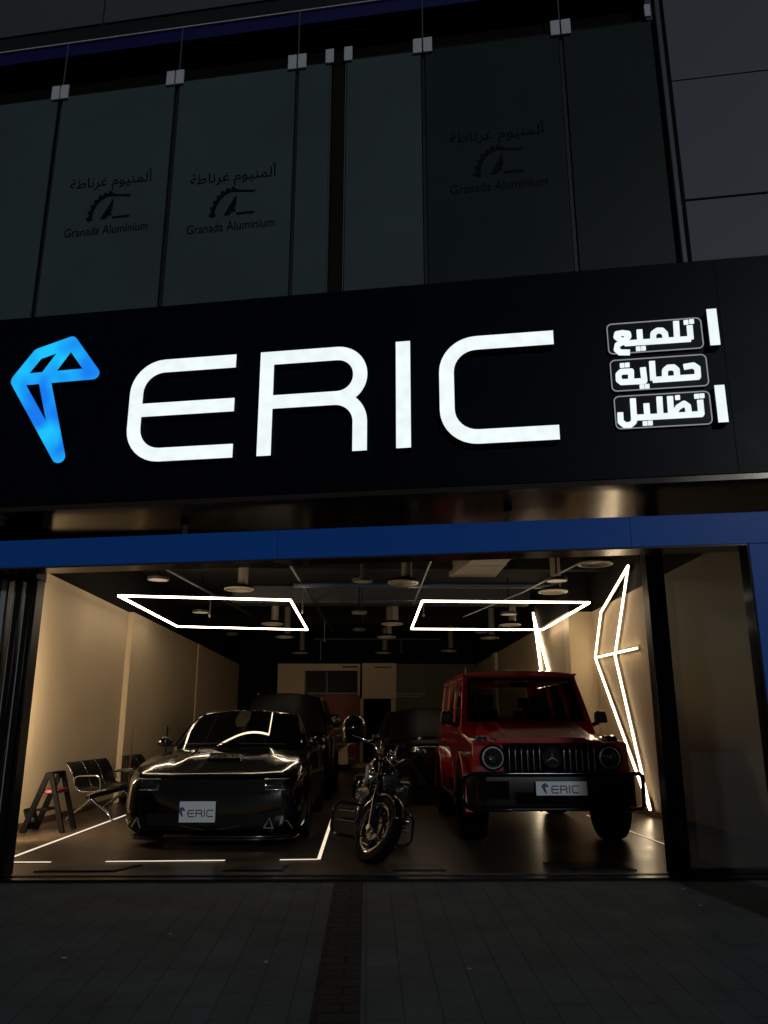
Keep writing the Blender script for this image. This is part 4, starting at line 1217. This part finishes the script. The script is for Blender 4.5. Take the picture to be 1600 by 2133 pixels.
for yy in AX: MB().tube([(-.75, yy, WR), (-.2, yy, WR), (0, yy, WR), (.2, yy, WR), (.75, yy, WR)], [.05, .055, .13, .055, .05], 12).build('axle', 'matt_black', o, smooth=60)
MB().box(-.45, .45, .5, 4.5, .50, .60).build('chassis', 'matt_black', o, bevel=.02)
# bumper
m = MB()
m.prism([(-.98, .40), (-.93, .12), (-.80, .0), (.80, .0), (.93, .12), (.98, .40)], .44, .80, 'z')
m.box(-.86, .86, .04, .45, .395, .44)
bp_ = m.build('bumper', 'satin_black', o, bevel=.025, seg=3)
m = MB(); m.box(-.46, .46, -.012, .0, .47, .60)
for i in range(4): m.box(-.46, .46, -.018, -.012, .485 + i * .03, .495 + i * .03)
m.build('lower_intake', 'matt_black', bp_)
for sx in (-1, 1):
    m = MB(); m.box(sx * .70 - .17, sx * .70 + .17, -.012, .0, .53, .72)
    for i in range(5): m.box(sx * .70 - .17, sx * .70 + .17, -.018, -.012, .55 + i * .035, .56 + i * .035)
    m.build('side_intake', 'matt_black', bp_)
    MB().tube([(sx * .52, -.035, .80), (sx * .84, -.035, .80), (sx * .96, .02, .795), (sx * 1.02, .10, .76), (sx * 1.03, .14, .68), (sx * 1.03, .14, .52), (sx * 1.01, .10, .45), (sx * .95, .03, .425), (sx * .84, -.02, .42), (sx * .52, -.02, .42)], .024, 10).build('brush_guard', 'gloss_black', bp_, smooth=60)
MB().tube([(-.52, -.035, .80), (.52, -.035, .80)], .024, 10).build('brush_guard', 'gloss_black', bp_, smooth=60)
licence_plate(o, .05, -.045, .645, .575, .150, .0835)
for a_, b_2 in (((-.70, 1.55, 1.42), (-.08, 1.58, 1.445)), ((.02, 1.55, 1.42), (.62, 1.58, 1.445))): MB().tube([a_, b_2], .009, 6).build('wiper', 'satin_black', o, smooth=60)
MB().cyl((-.70, 2.35, 2.0), (-.70, 2.35, 2.14), .008, .006, n=6).build('antenna', 'clip_grey', o)
MB().cyl((-.63, 1.33, 1.335), (-.55, 1.33, 1.335), .012, n=6).build('washer_nozzle', 'satin_black', o)

# ================================================================== MOTORCYCLE
# built in its own frame: x to the viewer's right, nose to -y, then leaned on its stand and turned
BK = thing('motorcycle', 'black and chrome cruiser motorcycle leaning on its stand between the two cars', 'motorcycle', (.005, 9.05, 0), (0, R(9), R(-4)))
def bmat_(rot, piv):
    return Matrix.Translation(piv) @ rot @ Matrix.Translation(-Vector(piv))
# steering axis through the headstock, raked 30 degrees
HS = Vector((0, .02, .80))
AXS = Vector((0, sin(R(30)), cos(R(30)))).normalized()
ST = Matrix.Translation(HS) @ Matrix.Rotation(R(38), 4, AXS) @ Matrix.Translation(-HS)
fw = Vector((0, -.42, .335))
tw = MB()
fwheel = wheel(BK, (0, 0, 0), .335, .13, .245, -1, axis_m=ST @ Matrix.Translation(fw), rim_m='dark_chrome', spokes=6, twin=False, name='front_wheel')
m = MB()
for k in (0, 1):
    sx = -1 if k else 1
    m.lathe([(.12, sx * .055), (.125, sx * .055), (.125, sx * .06), (.12, sx * .06), (.07, sx * .06), (.07, sx * .055)], fw, 'x', 30)
m.transform(ST); m.build('brake_disc', 'alloy_dark', BK, smooth=40)
m = MB()   # rim edge highlight ring
m.lathe([(.240, -.066), (.250, -.069), (.256, -.062), (.244, -.058)], fw, 'x', 48)
m.transform(ST); m.build('rim_edge', 'chrome', fwheel, smooth=50)
m = MB()
pol = []
rows = []
for a in range(-62, 80, 8):
    c, s_ = sin(R(a)), cos(R(a))
    rows.append([(x, fw.y + c * (r_), fw.z + s_ * (r_)) for x, r_ in ((-.078, .315), (-.074, .350), (-.045, .366), (0, .372), (.045, .366), (.074, .350), (.078, .315))])
m.grid(rows); m.transform(ST)
f_ = m.build('front_fender', 'black_paint', BK, smooth=50, recalc=False)
md = f_.modifiers.new('solid', 'SOLIDIFY'); md.thickness = .004
m = MB().tube([(-.076, fw.y + .345 * sin(R(a)), fw.z + .345 * cos(R(a))) for a in range(-62, 80, 8)], .005, 6)
m.transform(ST); m.build('fender_trim', 'chrome', f_, smooth=60)
for sx in (-1, 1):
    a = fw + Vector((sx * .098, .0, -.02)); d_ = AXS
    m = MB().tube([a, a + d_ * .34], [.030, .030], 12).tube([a + d_ * .33, a + d_ * .72], .021, 12)
    m.cyl(a + Vector((sx * .01, 0, 0)) - Vector((.02, 0, 0)), a + Vector((sx * .01 + .02, 0, 0)), .03, n=12)
    m.transform(ST); m.build('fork_leg', 'chrome', BK, smooth=40)
m = MB()
top = fw + AXS * .66; low = fw + AXS * .46
m.box(-.13, .13, top.y - .04, top.y + .04, top.z - .018, top.z + .018).box(-.13, .13, low.y - .04, low.y + .04, low.z - .02, low.z + .02)
m.transform(ST); m.build('fork_yoke', 'dark_chrome', BK, bevel=.008)
for sx in (-1, 1):
    pc = Vector((sx * .17, -.20, .74))
    m = MB().lathe([(.001, .09), (.03, .085), (.055, .05), (.06, 0), (.05, -.008), (.001, -.012)], pc, 'y', 22, close=False).tube([pc + Vector((0, .03, .05)), Vector((sx * .06, -.08, .80))], .01, 6)
    m.transform(ST); m.build('passing_lamp', 'chrome', BK, smooth=50)
hl = Vector((0, -.26, .80))
m = MB().lathe([(.001, .17), (.05, .16), (.088, .10), (.098, .03), (.098, .0), (.085, .0), (.001, .02)], hl, 'y', 28, close=False)
m.transform(ST); h = m.build('headlight', 'dark_chrome', BK, smooth=50)
m = MB().lathe([(.001, -.022), (.05, -.016), (.084, 0), (.084, .01), (.001, .01)], hl, 'y', 28, close=False)
m.transform(ST); m.build('headlight_lens', 'lamp_glass', h, smooth=50)
m = MB().lathe([(.086, -.006), (.101, -.004), (.101, .012), (.086, .012)], hl, 'y', 32)
m.transform(ST); m.build('headlight_rim', 'chrome', h, smooth=50)
# handlebar and controls
m = MB().tube([(-.42, .24, 1.04), (-.30, .16, 1.06), (-.20, .06, 1.07), (-.10, -.0, .97), (.10, -.0, .97), (.20, .06, 1.07), (.30, .16, 1.06), (.42, .24, 1.04)], .013, 10)
m.transform(ST); hb = m.build('handlebar', 'chrome', BK, smooth=60)
for sx in (-1, 1):
    m = MB().tube([(sx * .32, .17, 1.058), (sx * .44, .255, 1.037)], .019, 10); m.transform(ST); m.build('grip', 'rubber', hb, smooth=60)
    m = MB().tube([(sx * .24, .08, 1.07), (sx * .33, .10, 1.065), (sx * .43, .19, 1.045)], .006, 6); m.transform(ST); m.build('lever', 'chrome', hb, smooth=60)
    m = MB().sphere((sx * .245, .09, 1.085), .03, (1, .8, .9), 10, 8); m.transform(ST); m.build('reservoir', 'dark_chrome', hb, smooth=60)
    m = MB().sphere((sx * .21, -.16, .80), .036, (1, 1.1, 1), 12, 8).tube([(sx * .1, -.13, .80), (sx * .21, -.15, .80)], .009, 6); m.transform(ST); m.build('turn_signal', 'chrome', BK, smooth=60)
m = MB().tube([(.30, .10, 1.08), (.36, .06, 1.22)], .006, 6).sphere((.38, .05, 1.25), .06, (1.3, .3, .8), 14, 8)
m.transform(ST); m.build('mirror', 'chrome', BK, smooth=60)
m = MB()
random.seed(3)
for i in range(7):
    a = random.uniform(-.2, .2)
    m.tube([(a, .05, 1.02), (a * 1.3 + random.uniform(-.06, .06), -.13, .98), (a * .8, -.12, .86), (random.uniform(-.08, .08), .04, .74)], .006, 5)
m.transform(ST); m.build('cable', 'rubber', BK, smooth=60)
m = MB().lathe([(.001, 0), (.055, 0), (.06, .02), (.05, .05), (.001, .055)], (0, -.04, 1.0), 'z', 20, close=False); m.transform(ST); m.build('gauge', 'chrome', BK, smooth=50)
m = MB().lathe([(.001, -.02), (.05, -.015), (.06, 0), (.05, .03), (.001, .04)], (-.13, .02, .62), 'y', 20, close=False); m.build('horn', 'chrome', BK, smooth=50)
MB().box(-.09, .09, .04, .10, .34, .50).build('oil_cooler', 'dark_chrome', BK, bevel=.008)
for i in range(9): MB().tube([(random.uniform(-.14, .14), random.uniform(.05, .3), random.uniform(.55, .9)), (random.uniform(-.16, .16), random.uniform(.02, .3), random.uniform(.45, .8)), (random.uniform(-.14, .14), random.uniform(.1, .5), random.uniform(.35, .6))], random.choice((.007, .011, .014)), 7).build('hose', random.choice(('chrome', 'rubber', 'dark_chrome')), BK, smooth=60)
for i in range(12): MB().sphere((random.uniform(-.17, .17), random.uniform(.0, .2), random.uniform(.4, .95)), random.uniform(.010, .018), n=8, m=6).build('bolt', 'chrome', BK, smooth=60)
# tank, seat, frame
def ell(mb, c, r, n=20, k=12): return mb.sphere(c, 1.0, r, n, k)
m = MB()
rows = []
for y, w, zc, hh in ((.10, .05, .84, .06), (.14, .10, .85, .10), (.24, .145, .86, .135), (.36, .15, .86, .135), (.50, .13, .84, .115), (.60, .09, .82, .085), (.66, .04, .80, .05)):
    rows.append([(w * cos(2 * pi * k / 18), y, zc + hh * sin(2 * pi * k / 18) * (1 if sin(2 * pi * k / 18) > 0 else .7)) for k in range(18)])
V = m.grid(rows, closed_u=True); m.bm.faces.new(V[0][::-1]); m.bm.faces.new(V[-1])
m.build('fuel_tank', 'black_paint', BK, smooth=60)
MB().lathe([(.001, 0), (.035, 0), (.035, .018), (.001, .022)], (0, .33, .985), 'z', 18, close=False).build('fuel_cap', 'chrome', BK, smooth=40)
m = MB()
rows = []
for y, w, zc, hh in ((.62, .09, .76, .05), (.75, .15, .755, .06), (.92, .17, .75, .06), (1.05, .16, .80, .07), (1.25, .13, .83, .06), (1.38, .08, .83, .03)):
    rows.append([(w * cos(2 * pi * k / 16), y, zc + hh * sin(2 * pi * k / 16)) for k in range(16)])
V = m.grid(rows, closed_u=True); m.bm.faces.new(V[0][::-1]); m.bm.faces.new(V[-1])
m.build('seat', 'satin_black', BK, smooth=60)
m = MB()
for sx in (-1, 1):
    m.tube([(sx * .03, .03, .80), (sx * .13, .10, .45), (sx * .14, .35, .26), (sx * .14, .95, .26), (sx * .12, 1.12, .50), (sx * .08, .70, .70)], .018, 8)
    m.tube([(sx * .03, .05, .86), (sx * .08, .70, .70), (sx * .13, 1.15, .64)], .016, 8)
m.build('frame', 'gloss_black', BK, smooth=60)
# engine: crankcase and two finned cylinders
m = MB().cyl((-.15, .50, .37), (.15, .50, .37), .15, n=26).box(-.12, .12, .36, .80, .26, .46)
en = m.build('engine', 'dark_chrome', BK, bevel=.012)
for sgn, yb in ((-1, .40), (1, .60)):
    ax = Vector((0, sgn * sin(R(24)), cos(R(24))))
    m = MB(); b = Vector((0, yb, .45))
    m.cyl(b, b + ax * .25, .062, n=18)
    for k in range(8):
        p = b + ax * (.03 + k * .026); m.cyl(p, p + ax * .010, .088, n=20)
    m.cyl(b + ax * .245, b + ax * .31, .082, .06, n=18)
    m.build('cylinder', 'dark_chrome', en, smooth=40)
m = MB().lathe([(.001, .0), (.09, .0), (.105, .02), (.105, .05), (.09, .07), (.001, .07)], (-.235, .42, .60), 'x', 26)
for k in range(10):
    a = 2 * pi * k / 10; m.sphere((-.238, .42 + .085 * cos(a), .60 + .085 * sin(a)), .012, n=8, m=6)
m.build('air_cleaner', 'chrome', BK, smooth=50)
MB().lathe([(.001, 0), (.12, 0), (.125, .02), (.12, .045), (.001, .05)], (.15, .50, .37), 'x', 28, close=False).build('engine_cover', 'chrome', en, smooth=50)
m = MB().prism([(.16, .60), (.30, .56), (.34, .70), (.33, .84), (.24, .90), (.15, .80)], -.165, -.125, 'x')
m.build('side_panel', 'silver_bag', BK, bevel=.018, seg=3)
for sx, zz in ((-1, .30), (-1, .22)):
    m = MB().tube([(sx * .08, .34, .62), (sx * .16, .22, .52), (sx * .19, .26, zz + .06), (sx * .19, .6, zz), (sx * .20, 1.5, zz + .03)], [.02, .02, .024, .034, .04], 12)
    m.build('exhaust_pipe', 'chrome', BK, smooth=60)
for sx in (-1, 1):
    pts = [(sx * .10, .06, .46), (sx * .26, .06, .47)]
    loop = rounded([(.08, .47), (.43, .47), (.44, .14), (.10, .14)], .09, 6)
    m = MB().tube([(sx * x, .10 + .02 * (x > .3), z) for x, z in loop], .017, 10)
    m.build('crash_bar', 'gloss_black', BK, smooth=60)
    MB().cyl((sx * .22, .12, .40), (sx * .38, .13, .385), .020, n=10).build('highway_peg', 'chrome', BK, smooth=50)
    MB().cyl((sx * .16, .30, .27), (sx * .40, .30, .27), .016, n=10).build('highway_peg', 'chrome', BK, smooth=50)
    m = MB().box(sx * .30 - .07, sx * .30 + .07, .36, .62, .245, .265); m.build('footboard', 'rubber', BK, bevel=.006)
    m = MB()
    m.tube([(sx * .13, 1.15, .62), (sx * .13, 1.38, .36)], .026, 12)
    for k in range(8): m.lathe([(.026, 0), (.036, .004), (.036, .010), (.026, .014)], (sx * .13, 1.18 + k * .022, .575 - k * .025), 'z', 12)
    m.build('shock_absorber', 'chrome', BK, smooth=50)
    mm = MB().box(sx * .25 - .10, sx * .25 + .10, 1.15, 1.62, .42, .70); mm.build('saddlebag', 'satin_black', BK, bevel=.04, seg=3)
wheel(BK, (0, 1.30, .325), .325, .16, .21, -1, rim_m='dark_chrome', spokes=6, twin=False, name='rear_wheel')
m = MB()
rows = []
for a in range(-70, 100, 10):
    rows.append([(x, 1.30 + sin(R(a)) * r_, .325 + cos(R(a)) * r_) for x, r_ in ((-.10, .32), (-.095, .365), (0, .385), (.095, .365), (.10, .32))])
m.grid(rows); f_ = m.build('rear_fender', 'black_paint', BK, smooth=50, recalc=False)
md = f_.modifiers.new('solid', 'SOLIDIFY'); md.thickness = .004
MB().tube([(.15, .62, .27), (.33, .54, -.045)], .014, 8).build('kickstand', 'dark_chrome', BK, smooth=60)
MB().tube([(-.1, 1.36, .80), (-.1, 1.58, 1.12), (.1, 1.58, 1.12), (.1, 1.36, .80)], .012, 8).build('backrest_bar', 'chrome', BK, smooth=60)

# ------------------------------------------------------------------ helmet on the handlebar
o = thing('helmet', 'glossy black full face helmet hanging on the motorcycle handlebar', 'helmet', (-.145, 9.38, 1.15), (R(4), 0, R(-22)))
m = MB()
rows = []
for i in range(15):
    t = i / 14; z = .27 * t
    k = sqrt(max(0, 1 - ((z - .125) / .146) ** 2)) if z > .125 else (1 - .22 * ((.125 - z) / .125) ** 2)
    k = max(k, .02)
    row = []
    for j in range(28):
        a = 2 * pi * j / 28
        fx = .122 * k * cos(a); fy = (.150 if sin(a) < 0 else .142) * k * sin(a)
        if sin(a) < 0 and z < .12: fy -= .022 * (1 - z / .12) * -sin(a)
        row.append((fx, fy, z))
    rows.append(row)
V = m.grid(rows, closed_u=True); m.bm.faces.new(V[0][::-1]); m.bm.faces.new(V[-1])
m.build('shell', 'black_paint', o, smooth=70)
m = MB()
rows = []
for i in range(7):
    z = .095 + .085 * i / 6
    k = sqrt(max(0, 1 - ((z - .125) / .146) ** 2)) if z > .125 else (1 - .22 * ((.125 - z) / .125) ** 2)
    rows.append([(.122 * k * 1.03 * cos(R(a)), .150 * k * 1.045 * sin(R(a)), z) for a in range(190, 351, 10)])
m.grid(rows); v_ = m.build('visor', 'car_glass', o, smooth=70, recalc=False)
m = MB().box(-.03, .03, -.166, -.15, .055, .075); m.build('chin_vent', 'satin_black', o, bevel=.006)
MB().tube([(.122 * .82 * cos(R(a)), .15 * .85 * sin(R(a)), .004) for a in range(0, 360, 20)], .010, 8, closed=True).build('neck_trim', 'satin_black', o, smooth=60)
for sx in (-1, 1): MB().cyl((sx * .120, -.02, .135), (sx * .129, -.02, .135), .02, n=16).build('visor_pivot', 'dark_chrome', o, smooth=40)

HEL = [q for q in bpy.data.objects if q.name == 'helmet'][0]
HEL.scale = (1.12, 1.12, 1.07)

# ================================================================== BENCH, LADDER, TOOLS
o = thing('waiting_bench', 'black and chrome three seat waiting bench along the left wall', 'bench', (-4.0, 13.15, 0))
# local x: away from the wall, y along it
prof = [(.25, .435), (.20, .43), (.05, .405), (-.10, .405), (-.17, .43), (-.21, .50), (-.27, .66), (-.33, .76), (-.37, .80), (-.40, .79)]
for i in range(3):
    y0 = -.92 + i * .62; y1 = y0 + .585
    rows = [[(x, y, z) for x, z in prof] for y in (y0, y0 + .02, y0 + .15, (y0 + y1) / 2, y1 - .15, y1 - .02, y1)]
    m = MB(); m.grid(rows)
    s_ = m.build('seat_shell', 'bench_metal', o, smooth=60, recalc=False)
    md = s_.modifiers.new('solid', 'SOLIDIFY'); md.thickness = .012
    for yy in (y0 - .008, y1 + .008):
        MB().tube([(x, yy, z) for x, z in prof], .0095, 8).build('shell_edge', 'chrome', s_, smooth=60)
MB().box(-.04, .03, -.95, .98, .31, .37).build('beam', 'dark_chrome', o, bevel=.006)
for yy in (-.80, .82):
    m = MB().tube([(-.33, yy, .02), (-.25, yy, .09), (-.08, yy, .22), (0, yy, .30)], [.022, .024, .028, .03], 10).tube([(0, yy, .30), (.08, yy, .23), (.22, yy, .13), (.29, yy, .06), (.31, yy, .02)], [.03, .028, .026, .024, .022], 10)
    m.cyl((.31, yy, 0), (.31, yy, .02), .03, n=12).cyl((-.33, yy, 0), (-.33, yy, .02), .03, n=12)
    m.build('leg', 'chrome', o, smooth=60)
for yy in (-.965, .985):
    loop = rounded([(-.20, .48), (-.22, .62), (.14, .63), (.18, .44), (.0, .36)], .06, 5)
    MB().tube([(x, yy, z) for x, z in loop], .014, 8).build('armrest', 'chrome', o, smooth=60)
o = thing('waiting_bench', 'second dark waiting bench along the left wall, mostly behind the black sedan', 'bench', (-4.0, 15.6, 0))
for i in range(2):
    y0 = -.6 + i * .62; y1 = y0 + .585
    m = MB(); m.grid([[(x, y, z) for x, z in prof] for y in (y0, (y0 + y1) / 2, y1)])
    s_ = m.build('seat_shell', 'bench_metal', o, smooth=60, recalc=False)
    md = s_.modifiers.new('solid', 'SOLIDIFY'); md.thickness = .012
MB().box(-.04, .03, -.65, .65, .31, .37).build('beam', 'dark_chrome', o, bevel=.006)
for yy in (-.5, .5): MB().tube([(-.33, yy, .0), (0, yy, .30), (.31, yy, .0)], .024, 10).build('leg', 'chrome', o, smooth=60)

o = thing('step_ladder', 'small folding black step ladder with one red step by the left wall', 'ladder', (-4.14, 11.2, 0))
for yy in (-.20, .22):
    m = MB().hexa([(-.30, yy - .02, 0), (-.22, yy - .02, 0), (-.22, yy + .02, 0), (-.30, yy + .02, 0)], [(-.035, yy - .02, .735), (.035, yy - .02, .735), (.035, yy + .02, .735), (-.035, yy + .02, .735)])
    m.build('leg', 'matt_black', o, bevel=.006)
    m = MB().hexa([(.21, yy - .022, 0), (.28, yy - .022, 0), (.28, yy + .022, 0), (.21, yy + .022, 0)], [(-.005, yy - .024, .74), (.055, yy - .024, .74), (.055, yy + .024, .74), (-.005, yy + .024, .74)])
    m.build('leg', 'matt_black', o, bevel=.006)
MB().box(-.10, .135, -.178, .198, .475, .525).build('step', 'ladder_red', o, bevel=.008)
m = MB().box(-.14, .02, -.178, .198, .26, .285); m.build('step', 'matt_black', o, bevel=.006)
# low board with a hand hole on the wall side
q = rounded([(-.16, .04), (.18, .04), (.18, .30), (-.16, .30)], .03, 4, closed=True)
m = MB().union([q], -.012, .012, holes=[rounded([(-.07, .11), (.08, .11), (.08, .20), (-.07, .20)], .03, 5, closed=True)])
m.transform(Matrix.Translation((-.19, 0.01, 0)) @ Matrix.Rotation(R(90), 4, 'Z') @ Matrix.Rotation(R(-20), 4, 'X'))
m.build('kick_board', 'matt_black', o)
MB().box(-.03, .06, -.17, .19, .715, .74).build('top_cap', 'matt_black', o, bevel=.005)

o = thing('broom', 'thin dark red broom pole standing against the left wall behind the bench', 'broom', (-4.24, 15.05, 0), group='poles along the left wall')
MB().cyl((0, 0, .1), (0, 0, 1.34), .014, n=8).build('pole', 'wood', o, smooth=60)
MB().hexa([(-.05, -.16, 0), (.05, -.16, 0), (.05, .16, 0), (-.05, .16, 0)], [(-.02, -.11, .12), (.02, -.11, .12), (.02, .11, .12), (-.02, .11, .12)]).build('brush', 'matt_black', o)
o = thing('mop', 'short dark pole against the left wall just above the sedan mirror', 'mop', (-4.2, 17.4, 0), group='poles along the left wall')
MB().cyl((0, 0, .1), (0.02, 0, 1.32), .013, n=8).build('pole', 'matt_black', o, smooth=60)
MB().hexa([(-.1, -.1, 0), (.1, -.1, 0), (.1, .1, 0), (-.1, .1, 0)], [(-.03, -.03, .16), (.03, -.03, .16), (.03, .03, .16), (-.03, .03, .16)]).build('mop_head', 'matt_black', o, bevel=.02)
o = thing('tool_cart', 'low dark tool cart with a pale push rail beside the sedan fender', 'cart', (-3.72, 14.3, 0))
MB().box(-.18, .18, -.3, .3, .14, .22).box(-.18, .18, -.3, .3, .5, .56).build('tray', 'matt_black', o, bevel=.01)
m = MB()
for x in (-.16, .16):
    for y in (-.27, .27): m.box(x - .015, x + .015, y - .015, y + .015, .05, .72)
m.build('upright', 'matt_black', o)
MB().tube([(-.5, -.3, .60), (.14, -.3, .605)], .013, 8).sphere((.15, -.3, .605), .03, n=10, m=8).build('push_rail', 'dark_chrome', o, smooth=60)
m = MB()
for x in (-.14, .14):
    for y in (-.25, .25): m.cyl((x - .012, y, .04), (x + .012, y, .04), .04, n=14)
m.build('caster', 'rubber', o, smooth=40)

# things at the back of the room, in the gap behind the motorcycle
o = thing('covered_machine', 'cream dome shaped covered machine on a dark base behind the motorcycle', 'machine', (-.80, 26.0, 0), (0, 0, R(-10)))
MB().box(-.24, .24, -.22, .22, .04, .20).build('base', 'matt_black', o, bevel=.02)
rows = []
for z, a, b, dx in ((.2, .22, .2, 0), (.32, .22, .2, .0), (.48, .19, .17, .02), (.62, .13, .12, .06), (.70, .07, .08, .11), (.75, .05, .05, .18), (.82, .055, .05, .26), (.86, .02, .02, .30)):
    rows.append([(dx + a * cos(2 * pi * k / 18), b * sin(2 * pi * k / 18), z) for k in range(18)])
m = MB(); V = m.grid(rows, closed_u=True); m.bm.faces.new(V[0][::-1]); m.bm.faces.new(V[-1])
m.build('cover', 'cream', o, smooth=50)
m = MB()
for x in (-.18, .18): m.cyl((x - .02, -.15, .04), (x + .02, -.15, .04), .04, n=12)
m.build('caster', 'rubber', o)
o = thing('shelf_rack', 'small dark red shelf rack with pale shelf edges at the back of the room', 'shelf', (-.80, 27.6, 0))
m = MB()
for x in (-.40, .40): m.box(x - .02, x + .02, -.18, .18, 0, 1.25)
m.build('side_panel', 'wood', o)
for z in (.30, .76, 1.03, 1.24): MB().box(-.38, .38, -.19, .18, z, z + .035).build('shelf', 'wall_paint', o, bevel=.004)
o = thing('low_step', 'low pale raised step across the back of the room', 'step', (-.4, 28.2, 0))
MB().box(-1.9, 1.4, -.3, .68, .001, .14).build('step_body', 'wall_paint_shaded', o, bevel=.01)
o = thing('hose_reel', 'dark wall mounted reel on the red wall left of the doorway', 'reel', (-1.45, 28.85, 1.62))
MB().box(-.38, .38, 0, .2, -.13, .13).build('bracket', 'matt_black', o, bevel=.02)
MB().cyl((-.1, -.12, 0), (.1, -.12, 0), .16, n=20).build('drum', 'rubber', o, smooth=40)

# flat metal plates let into the floor along the entrance
PL = [((-3.1, 8.10), (-2.35, 8.10), (-2.18, 8.45), (-2.85, 8.45), 'far left, between two lit strips'), ((-1.35, 8.10), (-.78, 8.10), (-.75, 8.40), (-1.2, 8.40), 'in front of the black sedan'),
      ((.25, 8.08), (.75, 8.08), (.72, 8.45), (.22, 8.45), 'beside the motorcycle wheel'), ((1.95, 8.08), (2.55, 8.08), (2.5, 8.55), (1.75, 8.55), 'in front of the red off-roader')]
for a, b, c, d, lab in PL:
    cx = (a[0] + c[0]) / 2; cy = (a[1] + c[1]) / 2
    o = thing('floor_plate', 'dark flat metal floor plate at the entrance, ' + lab, 'floor plate', (cx, cy, 0), group='floor plates along the entrance')
    q = [(p[0] - cx, p[1] - cy) for p in (a, b, c, d)]
    MB().prism(q, .0005, .011, 'z').build('plate', 'frame_black', o, bevel=.004)
    MB().prism([(x * .92, y * .88) for x, y in q], .0114, .015, 'z').build('inset', 'satin_black', o, bevel=.002)

# small litter on the pavement
random.seed(11)
LIT = [(.62, 5.35, 'crumpled white paper scrap on the pavement right of the dark strip'), (-1.35, 6.1, 'small pale leaf scrap on the pavement left of the dark strip'), (-1.9, 5.6, 'pale fleck of litter on the pavement at the left'), (2.7, 7.35, 'white scrap lying by the foot of the black column'), (2.62, 6.8, 'pale scrap on the pavement in front of the right glass'), (-.62, 5.5, 'tiny pale scrap near the left edge of the dark strip')]
for x, y, lab in LIT:
    z = -.02 - SL * (7.68 - y)
    m = MB()
    n = 7
    c = m.bm.verts.new((0, 0, .012))
    ring = [m.bm.verts.new((.022 * random.uniform(.5, 1.3) * cos(2 * pi * k / n), .012 * random.uniform(.6, 1.4) * sin(2 * pi * k / n), random.uniform(.001, .009))) for k in range(n)]
    for k in range(n): m.bm.faces.new((c, ring[k], ring[(k + 1) % n]))
    q = m.build('litter_scrap', 'silver_bag', loc=(x, y, z + .001), rot=(0, 0, random.uniform(0, 3)))
    tag(q, lab, 'litter', 'scraps on the pavement')
